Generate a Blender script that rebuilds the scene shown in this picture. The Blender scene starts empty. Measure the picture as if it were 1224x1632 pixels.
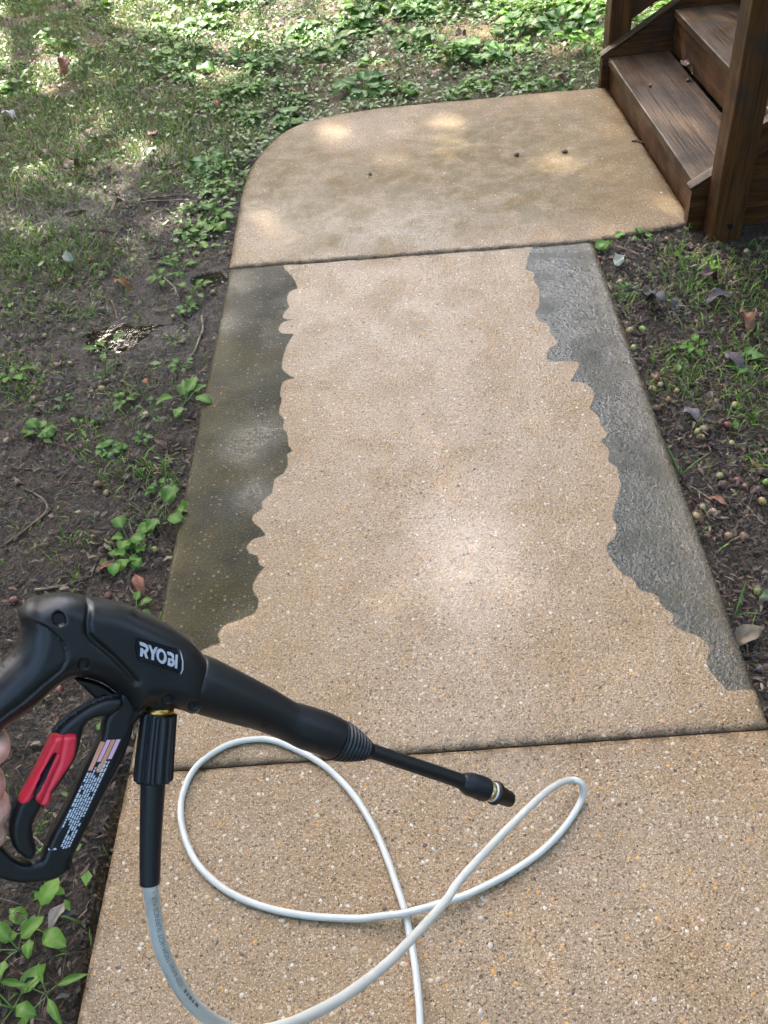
import bpy, bmesh, math, random
import numpy as np
from mathutils import Vector, Matrix, Quaternion
from mathutils.geometry import delaunay_2d_cdt, tessellate_polygon

# ------------------------------------------------------------------ scene, camera, sky, sun
scene = bpy.context.scene
C = scene.collection
rng = np.random.default_rng(11)
random.seed(5)

FPX = 1450.0                       # focal length in photo pixels (photo is 1224 x 1632)
CAM_H = 1.5515
R = np.array([[0.9955, -0.0801, -0.0510], [-0.0205, -0.7057, 0.7082], [-0.0927, -0.7039, -0.7042]])
u_, s_, vt_ = np.linalg.svd(R); R = u_ @ vt_
CAM = np.array([0, 0, CAM_H])
cd = bpy.data.cameras.new('camera'); cam = bpy.data.objects.new('camera', cd); C.objects.link(cam)
cd.sensor_fit = 'HORIZONTAL'; cd.sensor_width = 36.0; cd.lens = 36.0 * FPX / 1224.0
cd.clip_start = 0.02; cd.clip_end = 500
m = Matrix.Identity(4)
for i in range(3):
    m[i][0] = R[i, 0]; m[i][1] = -R[i, 1]; m[i][2] = -R[i, 2]; m[i][3] = CAM[i]
cam.matrix_world = m
scene.camera = cam

SUN_DIR = Vector((-0.36, 0.60, 0.72)).normalized()       # towards the sun
world = bpy.data.worlds.new('World'); scene.world = world; world.use_nodes = True
wn = world.node_tree; bg = wn.nodes['Background']
sky = wn.nodes.new('ShaderNodeTexSky'); sky.sky_type = 'NISHITA'; sky.sun_disc = False
sky.sun_elevation = math.asin(SUN_DIR.z); sky.sun_rotation = math.atan2(SUN_DIR.x, SUN_DIR.y)
sky.air_density = 1.0; sky.dust_density = 3.5; sky.ozone_density = 0.0
wn.links.new(sky.outputs[0], bg.inputs[0]); bg.inputs[1].default_value = 0.15
sd = bpy.data.lights.new('sun', 'SUN'); sd.energy = 3.0; sd.angle = math.radians(0.53); sd.color = (1.0, 0.93, 0.82)
sun = bpy.data.objects.new('sun', sd); C.objects.link(sun)
sun.rotation_euler = (-SUN_DIR).to_track_quat('-Z', 'Y').to_euler()
scene.view_settings.view_transform = 'Standard'; scene.view_settings.look = 'None'
scene.view_settings.gamma = 1.0; scene.view_settings.exposure = 3.02
scene.render.engine = 'CYCLES'
scene.cycles.use_denoising = True
scene.cycles.max_bounces = 5; scene.cycles.diffuse_bounces = 2; scene.cycles.glossy_bounces = 2; scene.cycles.adaptive_threshold = 0.025
scene.cycles.transmission_bounces = 4; scene.cycles.transparent_max_bounces = 6
scene.cycles.sample_clamp_indirect = 4.0

# ------------------------------------------------------------------ photo pixel <-> place
def ray(px, py):
    return R @ np.array([(px - 612.0) / FPX, (py - 816.0) / FPX, 1.0])
def gp(px, py, z=0.0):                       # point of the level z seen at a pixel
    r = ray(px, py); return CAM + r * ((z - CAM_H) / r[2])
def dp(px, py, d):                           # point at camera depth d
    return CAM + ray(px, py) * d
def proj(P):
    c = (np.asarray(P) - CAM) @ R
    return np.stack([612 + FPX * c[..., 0] / c[..., 2], 816 + FPX * c[..., 1] / c[..., 2]], -1)

# ------------------------------------------------------------------ noise
def _hash(ix, iy, seed):
    h = (ix.astype(np.int64) * 374761393 + iy.astype(np.int64) * 668265263 + seed * 1442695041) & 0xffffffff
    h = ((h ^ (h >> 13)) * 1274126177) & 0xffffffff
    return ((h ^ (h >> 16)) & 0xffff) / 65535.0
def vnoise(x, y, seed=0):
    x = np.asarray(x, float); y = np.asarray(y, float)
    ix = np.floor(x); iy = np.floor(y); fx = x - ix; fy = y - iy
    fx = fx * fx * (3 - 2 * fx); fy = fy * fy * (3 - 2 * fy)
    a = _hash(ix, iy, seed); b = _hash(ix + 1, iy, seed); c = _hash(ix, iy + 1, seed); d = _hash(ix + 1, iy + 1, seed)
    return (a * (1 - fx) + b * fx) * (1 - fy) + (c * (1 - fx) + d * fx) * fy
def fbm(x, y, s, oct=3, seed=0):
    t = 0; a = 1; n = 0
    for o in range(oct):
        t = t + a * (vnoise(x / s + 17.3 * o, y / s + 5.1 * o, seed + o) - 0.5); n += a; a *= 0.5; s *= 0.5
    return 2 * t / n                         # about -1..1
def smooth(a, b, x):
    t = np.clip((x - a) / (b - a), 0, 1); return t * t * (3 - 2 * t)

# ------------------------------------------------------------------ mesh helpers
def new_mesh(name, V, F, mat=None, smooth_shade=True, attrs=None):
    me = bpy.data.meshes.new(name)
    V = np.asarray(V, np.float32); me.vertices.add(len(V)); me.vertices.foreach_set('co', V.ravel())
    if len(F):
        lens = [len(f) for f in F] if not isinstance(F, np.ndarray) else None
        if lens is None:
            k = F.shape[1]; n = len(F); flat = F.astype(np.int32).ravel()
            starts = np.arange(0, n * k, k, dtype=np.int32); tot = np.full(n, k, np.int32)
        else:
            flat = np.fromiter((i for f in F for i in f), np.int32)
            tot = np.array(lens, np.int32); starts = np.concatenate([[0], np.cumsum(tot)[:-1]]).astype(np.int32)
        me.loops.add(len(flat)); me.loops.foreach_set('vertex_index', flat)
        me.polygons.add(len(tot)); me.polygons.foreach_set('loop_start', starts); me.polygons.foreach_set('loop_total', tot)
        me.polygons.foreach_set('use_smooth', np.full(len(tot), smooth_shade))
    for k, v in (attrs or {}).items():
        v = np.asarray(v, np.float32)
        if v.ndim == 1:
            a = me.attributes.new(k, 'FLOAT', 'POINT'); a.data.foreach_set('value', v)
        else:
            a = me.attributes.new(k, 'FLOAT_COLOR', 'POINT')
            if v.shape[1] == 3: v = np.concatenate([v, np.ones((len(v), 1), np.float32)], 1)
            a.data.foreach_set('color', v.ravel())
    me.update(calc_edges=True); me.validate()
    if mat: me.materials.append(mat)
    return me
def link(name, me, parent=None, **props):
    o = bpy.data.objects.new(name, me); C.objects.link(o)
    if parent is not None: o.parent = parent
    for k, v in props.items(): o[k] = v
    return o
def obj(name, V, F, mat, parent=None, smooth_shade=True, attrs=None, **props):
    return link(name, new_mesh(name, V, F, mat, smooth_shade, attrs), parent, **props)
def empty(name, loc=(0, 0, 0), **props):
    o = bpy.data.objects.new(name, None); C.objects.link(o); o.location = loc; o.empty_display_size = 0.05
    for k, v in props.items(): o[k] = v
    return o
def thing(o, label, cat, group=None):
    o['label'] = label; o['category'] = cat
    if group: o['group'] = group
    return o
def resample(P, step, closed=False):
    P = np.asarray(P, float)
    Q = np.vstack([P, P[:1]]) if closed else P
    L = np.concatenate([[0], np.cumsum(np.linalg.norm(np.diff(Q, axis=0), axis=1))])
    n = max(2, int(round(L[-1] / step)))
    s = np.linspace(0, L[-1], n + 1)
    if closed: s = s[:-1]
    return np.stack([np.interp(s, L, Q[:, k]) for k in range(Q.shape[1])], 1)
def catmull(P, n=6, closed=False):
    P = np.asarray(P, float); out = []; N = len(P)
    rngi = range(N if closed else N - 1)
    for i in rngi:
        if closed: p0, p1, p2, p3 = P[i - 1], P[i], P[(i + 1) % N], P[(i + 2) % N]
        else: p0, p1, p2, p3 = P[max(i - 1, 0)], P[i], P[i + 1], P[min(i + 2, N - 1)]
        for k in range(n):
            t = k / n
            out.append(0.5 * (2 * p1 + (p2 - p0) * t + (2 * p0 - 5 * p1 + 4 * p2 - p3) * t * t + (3 * p1 - p0 - 3 * p2 + p3) * t ** 3))
    if not closed: out.append(P[-1])
    return np.array(out)
def seg_dist(P, poly, closed=False):
    A = np.asarray(poly, float); B = np.roll(A, -1, 0) if closed else A[1:]
    if not closed: A = A[:-1]
    P = np.asarray(P, float); best = np.full(len(P), 1e9)
    for a, b in zip(A, B):
        ab = b - a; l = ab @ ab + 1e-12
        t = np.clip(((P - a) @ ab) / l, 0, 1)
        best = np.minimum(best, np.linalg.norm(P - (a + t[:, None] * ab), axis=1))
    return best
def inside(P, poly):
    P = np.asarray(P, float); x, y = P[:, 0], P[:, 1]; r = np.zeros(len(P), bool); Q = np.asarray(poly, float)
    for (x1, y1), (x2, y2) in zip(Q, np.roll(Q, -1, 0)):
        c = (y1 > y) != (y2 > y)
        r ^= c & (x < (x2 - x1) * (y - y1) / (y2 - y1 + 1e-15) + x1)
    return r
def fill(outline, step):
    """triangles filling an outline, with inner points about every step; returns points, faces, number of rim points"""
    O = resample(outline, step, True)
    lo, hi = O.min(0), O.max(0)
    gx, gy = np.meshgrid(np.arange(lo[0], hi[0], step), np.arange(lo[1], hi[1], step * 0.87))
    gx = gx + (np.arange(gx.shape[0]) % 2)[:, None] * step * 0.5
    G_ = np.stack([gx.ravel(), gy.ravel()], 1)
    G_ = G_[inside(G_, O)]; G_ = G_[seg_dist(G_, O, True) > step * 0.45]
    P = np.vstack([O, G_]); n = len(O)
    r = delaunay_2d_cdt([Vector(p) for p in P], [(i, (i + 1) % n) for i in range(n)], [], 1, 1e-9)
    return np.array([tuple(v) for v in r[0]]), np.array([tuple(f) for f in r[2] if len(f) == 3], int), O
def tube_frames(P):
    P = np.asarray(P, float); T = np.gradient(P, axis=0); T /= np.linalg.norm(T, axis=1)[:, None] + 1e-12
    a = np.array([0, 0, 1.0]) if abs(T[0][2]) < 0.9 else np.array([1.0, 0, 0])
    n = np.cross(T[0], a); n /= np.linalg.norm(n); Ns = [n]
    for t in T[1:]:
        n = Ns[-1] - t * (Ns[-1] @ t); n /= np.linalg.norm(n) + 1e-12; Ns.append(n)
    Ns = np.array(Ns); return T, Ns, np.cross(T, Ns)
def tube(P, rad, seg=10, cap=True, shape=None):
    P = np.asarray(P, float); rad = np.broadcast_to(rad, (len(P),)).astype(float)
    T, N1, N2 = tube_frames(P); a = np.linspace(0, 2 * np.pi, seg, endpoint=False)
    k = np.ones((len(P), seg)) if shape is None else shape
    V = P[:, None] + (rad[:, None] * k)[:, :, None] * (np.cos(a)[None, :, None] * N1[:, None] + np.sin(a)[None, :, None] * N2[:, None])
    V = V.reshape(-1, 3); F = []
    for i in range(len(P) - 1):
        for j in range(seg):
            F.append((i * seg + j, i * seg + (j + 1) % seg, (i + 1) * seg + (j + 1) % seg, (i + 1) * seg + j))
    if cap:
        F.append(tuple(range(seg - 1, -1, -1))); F.append(tuple((len(P) - 1) * seg + j for j in range(seg)))
    return V, F
def merge(parts):
    V, F, n = [], [], 0
    for v, f in parts:
        V.append(np.asarray(v, float)); F += [tuple(int(i) + n for i in q) for q in f]; n += len(v)
    return np.vstack(V), F

# ------------------------------------------------------------------ materials
class NT:
    def __init__(s, name):
        s.m = bpy.data.materials.new(name); s.m.use_nodes = True; s.t = s.m.node_tree
        s.b = s.t.nodes['Principled BSDF']; s.out = s.t.nodes['Material Output']
    def n(s, typ, ins=None, **kw):
        x = s.t.nodes.new('ShaderNode' + typ)
        for k, v in kw.items(): setattr(x, k, v)
        for k, v in (ins or {}).items(): s.set(x.inputs[k], v)
        return x
    def set(s, sock, v):
        if hasattr(v, 'is_linked') or hasattr(v, 'links'): s.t.links.new(v, sock)
        else: sock.default_value = v if not (isinstance(v, tuple) and len(v) == 3 and sock.type == 'RGBA') else (*v, 1)
    def math(s, op, a, b=None, c=None, clamp=False):
        x = s.t.nodes.new('ShaderNodeMath'); x.operation = op; x.use_clamp = clamp
        s.set(x.inputs[0], a)
        if b is not None: s.set(x.inputs[1], b)
        if c is not None: s.set(x.inputs[2], c)
        return x.outputs[0]
    def mix(s, f, a, b, blend='MIX'):
        x = s.t.nodes.new('ShaderNodeMix'); x.data_type = 'RGBA'; x.blend_type = blend
        s.set(x.inputs[0], f); s.set(x.inputs[6], a); s.set(x.inputs[7], b); return x.outputs[2]
    def ramp(s, f, lo, hi, a=0.0, b=1.0):
        x = s.n('MapRange', interpolation_type='SMOOTHSTEP'); s.set(x.inputs[0], f)
        for i, v in ((1, lo), (2, hi), (3, a), (4, b)): s.set(x.inputs[i], v)
        return x.outputs[0]
    def noise(s, co, scale, detail=3.0, rough=0.55, dist=0.0):
        return s.n('TexNoise', {'Vector': co, 'Scale': scale, 'Detail': detail, 'Roughness': rough, 'Distortion': dist}).outputs['Fac']
    def voro(s, co, scale, rnd=1.0, feature='F1'):
        return s.n('TexVoronoi', {'Vector': co, 'Scale': scale, 'Randomness': rnd}, feature=feature)
    def attr(s, name): return s.n('Attribute', attribute_name=name)
    def co(s): return s.n('TexCoord').outputs['Object']
    def bump(s, h, strength, dist, normal=None):
        ins = {'Height': h, 'Strength': strength, 'Distance': dist}
        if normal is not None: ins['Normal'] = normal
        return s.n('Bump', ins).outputs[0]
    def P(s, **kw):
        for k, v in kw.items(): s.set(s.b.inputs[k.replace('_', ' ')], v)
        return s.m

def mat_concrete():
    t = NT('wet_exposed_aggregate_concrete'); co = t.co()
    big = t.noise(co, 1.6, 3); mid = t.noise(co, 9, 4); fine = t.noise(co, 420, 2)
    base = t.mix(t.ramp(big, 0.35, 0.65), (0.325, 0.212, 0.108), (0.34, 0.242, 0.150))
    base = t.mix(t.ramp(mid, 0.42, 0.7, 0, 0.30), base, (0.26, 0.16, 0.072))
    base = t.mix(t.ramp(fine, 0.35, 0.65), t.mix(0.28, base, (0.14, 0.10, 0.065)), base)
    # small aggregate, one tone per grain
    v1 = t.voro(co, 300); r1 = t.n('SeparateColor', {'Color': v1.outputs['Color']})
    g1 = t.ramp(v1.outputs['Distance'], 0.30, 0.55, 1, 0)
    tone = t.n('ValToRGB'); cr = tone.color_ramp; cr.interpolation = 'CONSTANT'
    for i, (p, c) in enumerate([(0.0, (0.11, 0.07, 0.045)), (0.10, (0.27, 0.19, 0.12)), (0.28, (0.46, 0.35, 0.25)), (0.62, (0.58, 0.46, 0.34)),
                                (0.84, (0.55, 0.36, 0.17)), (0.92, (0.70, 0.62, 0.52)), (0.975, (0.05, 0.035, 0.025))]):
        e = cr.elements[i] if i < 2 else cr.elements.new(p); e.position = p; e.color = (*c, 1)
    t.set(tone.inputs[0], r1.outputs[0])
    base = t.mix(t.math('MULTIPLY', g1, 0.62), base, tone.outputs[0])
    # larger pebbles here and there
    v2 = t.voro(co, 88); r2 = t.n('SeparateColor', {'Color': v2.outputs['Color']})
    sel = t.math('GREATER_THAN', r2.outputs[0], 0.80); g2 = t.math('MULTIPLY', sel, t.ramp(v2.outputs['Distance'], 0.26, 0.36, 1, 0))
    tone2 = t.n('ValToRGB'); cr = tone2.color_ramp; cr.interpolation = 'CONSTANT'
    for i, (p, c) in enumerate([(0.0, (0.55, 0.29, 0.075)), (0.20, (0.60, 0.50, 0.37)), (0.45, (0.19, 0.105, 0.055)), (0.6, (0.50, 0.36, 0.25)), (0.82, (0.66, 0.60, 0.52)), (0.93, (0.07, 0.05, 0.04))]):
        e = cr.elements[i] if i < 2 else cr.elements.new(p); e.position = p; e.color = (*c, 1)
    t.set(tone2.inputs[0], r2.outputs[1])
    base = t.mix(t.math('MULTIPLY', g2, 0.72), base, tone2.outputs[0])
    # pits
    pit = t.ramp(t.noise(co, 170, 3, 0.65), 0.585, 0.65)
    base = t.mix(t.math('MULTIPLY', pit, 0.85), base, (0.055, 0.036, 0.022))
    # unwashed film of algae: signed distance to the washed edge comes with the mesh
    sdv = t.attr('film').outputs['Fac']; en = t.noise(co, 60, 4, 0.65)
    sdn = t.math('ADD', sdv, t.math('MULTIPLY', t.math('SUBTRACT', en, 0.5), 0.0075))
    film = t.ramp(sdn, -0.0015, 0.0025)
    thinness = t.attr('thin').outputs['Fac']  # film thins and pales towards the slab's outer edges
    fm = t.noise(co, 5, 4, 0.6); fg = t.noise(co, 260, 2)
    fc = t.mix(t.ramp(fm, 0.35, 0.65), (0.010, 0.012, 0.004), (0.034, 0.028, 0.006))
    fc = t.mix(t.math('MULTIPLY', t.attr('sky_tint_side').outputs['Fac'], 0.8), fc, t.mix(t.ramp(fm, 0.35, 0.65), (0.014, 0.022, 0.020), (0.030, 0.042, 0.037)))  # bluish sky reflection painted into the right strip's film colour
    thin = t.math('ADD', thinness, t.math('MULTIPLY', t.math('SUBTRACT', fm, 0.5), 0.7), clamp=True)
    fc = t.mix(t.math('MULTIPLY', thin, 0.75), fc, t.mix(t.attr('sky_tint_side').outputs['Fac'], (0.115, 0.090, 0.030), (0.15, 0.12, 0.08)))
    fc = t.mix(t.ramp(fg, 0.60, 0.70, 0, 0.7), fc, (0.22, 0.18, 0.12))
    fc = t.mix(t.math('MULTIPLY', pit, 0.7), fc, (0.006, 0.006, 0.004))
    fc = t.mix(t.math('MULTIPLY', g2, 0.22), fc, tone2.outputs[0])
    col = t.mix(film, base, fc)
    # light brownish-green staining (end slab)
    st = t.attr('stain').outputs['Fac']
    sn = t.math('MULTIPLY', st, t.ramp(t.noise(co, 13, 6, 0.75, 0.2), 0.33, 0.62, 0.30, 1.0))
    stained = t.mix(0.92, col, t.mix(t.ramp(fg, 0.4, 0.62), (0.082, 0.054, 0.012), (0.22, 0.150, 0.050)))
    col = t.mix(sn, col, stained)
    # soil washed over the rims
    rim = t.attr('rim').outputs['Fac']
    rn = t.math('MULTIPLY', rim, t.ramp(t.noise(co, 30, 4), 0.35, 0.6))
    rn = t.math('MAXIMUM', rn, t.math('MULTIPLY', t.math('SUBTRACT', rim, 1.05), 6.0))
    col = t.mix(t.math('MULTIPLY', rn, 0.6, clamp=True), col, (0.065, 0.045, 0.026))
    h = t.math('ADD', t.math('MULTIPLY', v1.outputs['Distance'], -0.6), t.math('MULTIPLY', t.noise(co, 150, 3, 0.6), 1.2))
    h = t.math('ADD', h, t.math('MULTIPLY', g2, 0.35)); h = t.math('SUBTRACT', h, t.math('MULTIPLY', pit, 0.8))
    wet = t.attr('wet').outputs['Fac']
    wn_ = t.math('MULTIPLY', wet, t.ramp(t.noise(co, 7, 4, 0.6), 0.3, 0.6, 0.35, 1.0))
    rough = t.math('SUBTRACT', 0.62, t.math('MULTIPLY', wn_, 0.42))
    h = t.math('ADD', h, t.math('MULTIPLY', mid, 1.6))
    pool = t.attr('pool').outputs['Fac']
    nrm = t.bump(h, t.math('SUBTRACT', 0.75, t.math('MULTIPLY', pool, 0.35)), 0.004)
    hw = t.math('ADD', t.math('ADD', t.noise(co, 85, 3, 0.6), t.math('MULTIPLY', h, 0.18)), t.math('MULTIPLY', mid, 0.5))
    t.b.inputs['Specular IOR Level'].default_value = 0.18
    t.set(t.b.inputs['Coat Weight'], t.math('ADD', wn_, pool, clamp=True)); t.b.inputs['Coat Roughness'].default_value = 0.06; t.set(t.b.inputs['Coat IOR'], t.math('ADD', 1.36, t.math('MULTIPLY', pool, 0.09)))
    t.set(t.b.inputs['Coat Normal'], t.bump(hw, t.math('SUBTRACT', 0.42, t.math('MULTIPLY', pool, t.ramp(t.noise(co, 16, 4, 0.65), 0.42, 0.60, 0.02, 0.33))), 0.006))
    return t.P(Base_Color=col, Roughness=rough, Normal=nrm)

def mat_soil():
    t = NT('wet_dark_soil'); co = t.co(); dry = t.attr('dry').outputs['Fac']; right = t.attr('mulch').outputs['Fac']
    a = t.noise(co, 6, 5, 0.6); b = t.noise(co, 60, 5, 0.7); c = t.voro(co, 130)
    col = t.mix(t.ramp(a, 0.35, 0.65), (0.021, 0.014, 0.009), (0.048, 0.032, 0.020))
    col = t.mix(t.ramp(b, 0.4, 0.65, 0, 0.7), col, (0.017, 0.013, 0.010))
    col = t.mix(t.math('MULTIPLY', right, 0.6), col, (0.030, 0.019, 0.013))
    rc = t.n('SeparateColor', {'Color': c.outputs['Color']})
    col = t.mix(t.ramp(rc.outputs[0], 0.8, 0.97, 0, 0.5), col, (0.12, 0.085, 0.055))
    damp = t.attr('damp').outputs['Fac']
    dn = t.math('MULTIPLY', dry, t.ramp(t.noise(co, 4, 4, 0.6), 0.35, 0.6, 0.25, 1))
    col = t.mix(dn, col, t.mix(t.ramp(b, 0.35, 0.65), (0.13, 0.095, 0.050), (0.25, 0.185, 0.10)))
    h = t.math('ADD', b, t.math('MULTIPLY', c.outputs['Distance'], 0.5))
    wetn = t.ramp(t.noise(co, 8, 4, 0.6), 0.42, 0.62)
    rough = t.math('ADD', 0.30, t.math('MULTIPLY', wetn, 0.5)); rough = t.math('ADD', rough, t.math('MULTIPLY', dry, 0.25), clamp=True)
    rough = t.math('SUBTRACT', rough, t.math('MULTIPLY', damp, t.ramp(a, 0.4, 0.6, 0.15, 0.4)), clamp=True)
    return t.P(Base_Color=col, Roughness=t.math('MAXIMUM', rough, 0.12), Normal=t.bump(h, 0.9, 0.012), Specular_IOR_Level=t.math('ADD', 0.3, t.math('MULTIPLY', damp, 0.3)))

def mat_water():
    t = NT('clear_shallow_water'); co = t.co(); nb = t.bump(t.noise(co, 22, 2), 0.10, 0.01)
    fr = t.n('Fresnel', {'IOR': 1.33, 'Normal': nb}).outputs[0]
    gl = t.n('BsdfGlossy', {'Color': (1, 1, 1, 1), 'Roughness': 0.03, 'Normal': nb}); tr = t.n('BsdfTransparent', {'Color': (0.86, 0.80, 0.70, 1)})
    mx = t.n('MixShader', {0: t.math('MULTIPLY', fr, 1.0)}); t.t.links.new(tr.outputs[0], mx.inputs[1]); t.t.links.new(gl.outputs[0], mx.inputs[2]); t.t.links.new(mx.outputs[0], t.out.inputs[0])
    return t.m

def mat_wood(name, dark, light):
    t = NT(name); co = t.co(); oi = t.n('ObjectInfo')
    off = t.n('CombineXYZ', {'X': t.math('MULTIPLY', oi.outputs['Random'], 40.0), 'Y': t.math('MULTIPLY', oi.outputs['Random'], 17.0)}).outputs[0]
    p = t.n('VectorMath', operation='ADD'); t.set(p.inputs[0], co); t.set(p.inputs[1], off)
    mp = t.n('Mapping', {'Vector': p.outputs[0], 'Scale': (1.6, 34.0, 34.0)}).outputs[0]
    mp2 = t.n('Mapping', {'Vector': p.outputs[0], 'Scale': (5.0, 160.0, 160.0)}).outputs[0]
    g = t.noise(mp, 1.0, 5, 0.6, 0.6); f = t.noise(mp2, 1.0, 3); w = t.noise(p.outputs[0], 7, 4, 0.6)
    col = t.mix(t.ramp(g, 0.26, 0.74), dark, light)
    col = t.mix(t.ramp(f, 0.48, 0.66, 0, 0.5), col, tuple(0.3 * x for x in dark))
    col = t.mix(t.ramp(w, 0.50, 0.70, 0, 0.7), col, (0.034, 0.026, 0.022))
    kn = t.voro(t.n('Mapping', {'Vector': p.outputs[0], 'Scale': (3.0, 9.0, 9.0)}).outputs[0], 1.0)
    col = t.mix(t.ramp(kn.outputs['Distance'], 0.06, 0.16, 0.8, 0), col, (0.025, 0.014, 0.009))
    return t.P(Base_Color=col, Roughness=t.ramp(w, 0.35, 0.65, 0.30, 0.62), Normal=t.bump(t.math('ADD', g, f), 0.5, 0.003), Specular_IOR_Level=0.3)

def mat_plain(name, col, rough, bump=0.0, scale=300, var=0.0, **kw):
    t = NT(name); co = t.co(); c = col
    if var: c = t.mix(t.ramp(t.noise(co, scale * 0.15, 4), 0.35, 0.65), tuple(x * (1 - var) for x in col), tuple(min(1, x * (1 + var)) for x in col))
    if bump: t.set(t.b.inputs['Normal'], t.bump(t.noise(co, scale, 2), bump, 0.001))
    return t.P(Base_Color=c, Roughness=rough, **kw)

def mat_black():
    t = NT('black_moulded_plastic'); co = t.co()
    sm = t.noise(co, 22, 4, 0.6); dust = t.ramp(t.noise(co, 160, 4, 0.7), 0.60, 0.76, 0, 0.12)
    col = t.mix(dust, (0.0085, 0.0095, 0.0115), (0.10, 0.10, 0.10))
    return t.P(Base_Color=col, Roughness=t.ramp(sm, 0.3, 0.7, 0.34, 0.48), Normal=t.bump(t.noise(co, 900, 2), 0.12, 0.0006))

def mat_vcol(name, rough=0.7, trans=0.0, spec=0.4, var=True):
    t = NT(name); c = t.attr('tint').outputs['Color']; co = t.co()
    if var: c = t.mix(t.ramp(t.noise(co, 90, 3), 0.35, 0.7, 0, 0.35), c, t.mix(1.0, c, (0.45, 0.42, 0.4), 'MULTIPLY'))
    t.P(Base_Color=c, Roughness=rough, Specular_IOR_Level=spec)
    if trans:
        tr = t.n('BsdfTranslucent', {'Color': c}); mx = t.n('MixShader', {0: trans})
        t.t.links.new(t.b.outputs[0], mx.inputs[1]); t.t.links.new(tr.outputs[0], mx.inputs[2]); t.t.links.new(mx.outputs[0], t.out.inputs[0])
    return t.m

def mat_leaf(name, a, b, rough=0.42, trans=0.32, vein=True):
    t = NT(name); oi = t.n('ObjectInfo').outputs['Random']; tint = t.attr('tint').outputs['Fac']
    f = t.math('ADD', t.math('MULTIPLY', oi, 0.6), t.math('MULTIPLY', tint, 0.4))
    c = t.mix(f, a, b); co = t.co()
    if vein: c = t.mix(t.ramp(t.noise(co, 110, 2), 0.35, 0.7, 0, 0.35), c, t.mix(1.0, c, (0.55, 0.6, 0.5), 'MULTIPLY'))
    if vein: c = t.mix(t.math('MULTIPLY', t.attr('vein').outputs['Fac'], 0.5), c, (0.22, 0.33, 0.10))
    t.P(Base_Color=c, Roughness=rough, Specular_IOR_Level=0.32)
    if vein: t.P(Normal=t.bump(t.noise(co, 160, 2), 0.25, 0.002))
    tr = t.n('BsdfTranslucent', {'Color': t.mix(0.4, c, (0.25, 0.42, 0.05))}); mx = t.n('MixShader', {0: trans})
    t.t.links.new(t.b.outputs[0], mx.inputs[1]); t.t.links.new(tr.outputs[0], mx.inputs[2]); t.t.links.new(mx.outputs[0], t.out.inputs[0])
    return t.m

M = dict(concrete=mat_concrete(), soil=mat_soil(), water=mat_water(),
         wood=mat_wood('stained_weathered_timber', (0.036, 0.015, 0.006), (0.130, 0.054, 0.017)),
         tread=mat_wood('worn_grey_brown_timber', (0.042, 0.024, 0.013), (0.120, 0.072, 0.038)),
         black=mat_black(), hole=mat_plain('bolt_and_recess_shade_black', (0.003, 0.003, 0.004), 0.5),  # near-black paints shade into recesses; also colours the bolt
         rubber=mat_plain('soft_black_rubber', (0.010, 0.012, 0.017), 0.42, 0.15, 700),
         navy=mat_plain('glossy_black_badge', (0.006, 0.007, 0.012), 0.25),
         silver=mat_plain('pale_silver_print', (0.52, 0.53, 0.60), 0.4),
         red=mat_plain('red_moulded_plastic', (0.72, 0.028, 0.055), 0.36, 0.12, 500, 0.06),
         brass=mat_plain('brass', (0.62, 0.36, 0.10), 0.3, Metallic=1.0), gold=mat_plain('pale_gold_metal', (0.72, 0.55, 0.28), 0.28, Metallic=1.0),
         white=mat_plain('white_plastic_ring', (0.72, 0.73, 0.75), 0.3),
         nozzle=mat_plain('dark_brown_nozzle', (0.020, 0.013, 0.010), 0.42, 0.2, 400, 0.3),
         hose=mat_plain('milky_white_hose', (0.56, 0.56, 0.52), 0.30, 0.05, 200, 0.05, Subsurface_Weight=0.25, Subsurface_Radius=(0.01, 0.01, 0.01), Subsurface_Scale=0.4),
         hoseprint=mat_plain('grey_hose_print', (0.16, 0.17, 0.19), 0.5),
         p_white=mat_plain('blue_white_print', (0.60, 0.66, 0.76), 0.5), p_orange=mat_plain('orange_print', (0.70, 0.33, 0.20), 0.5), p_pink=mat_plain('pink_print', (0.80, 0.48, 0.66), 0.5),
         filler=mat_plain('brown_joint_filler', (0.075, 0.045, 0.026), 0.8, 0.8, 250, 0.5),
         bark=mat_plain('oak_bark', (0.09, 0.07, 0.055), 0.9, 0.9, 60, 0.3),
         litter=mat_vcol('leaf_litter', 0.62, 0, 0.45), grass=mat_vcol('grass_blades', 0.42, 0.25, 0.4), cover=mat_vcol('small_green_leaves', 0.36, 0.25, 0.45),
         pebble=mat_vcol('aggregate_pebbles', 0.35, 0, 0.5),
         weed=mat_leaf('weed_leaf', (0.050, 0.145, 0.014), (0.15, 0.30, 0.034)),
         weed2=mat_leaf('bluish_weed_leaf', (0.045, 0.135, 0.026), (0.11, 0.235, 0.050)),
         crown=mat_leaf('oak_leaf', (0.04, 0.10, 0.02), (0.08, 0.17, 0.03), 0.45, 0.3, False),
         twig=mat_plain('wet_twig_bark', (0.125, 0.080, 0.050), 0.6, 0.6, 160, 0.45), twig2=mat_plain('pale_twig', (0.24, 0.18, 0.12), 0.6, 0.5, 160, 0.35),
         skin=mat_plain('skin', (0.74, 0.44, 0.37), 0.45, 0.2, 350, 0.10, Subsurface_Weight=0.15, Subsurface_Radius=(0.012, 0.005, 0.003), Subsurface_Scale=0.5))

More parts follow.
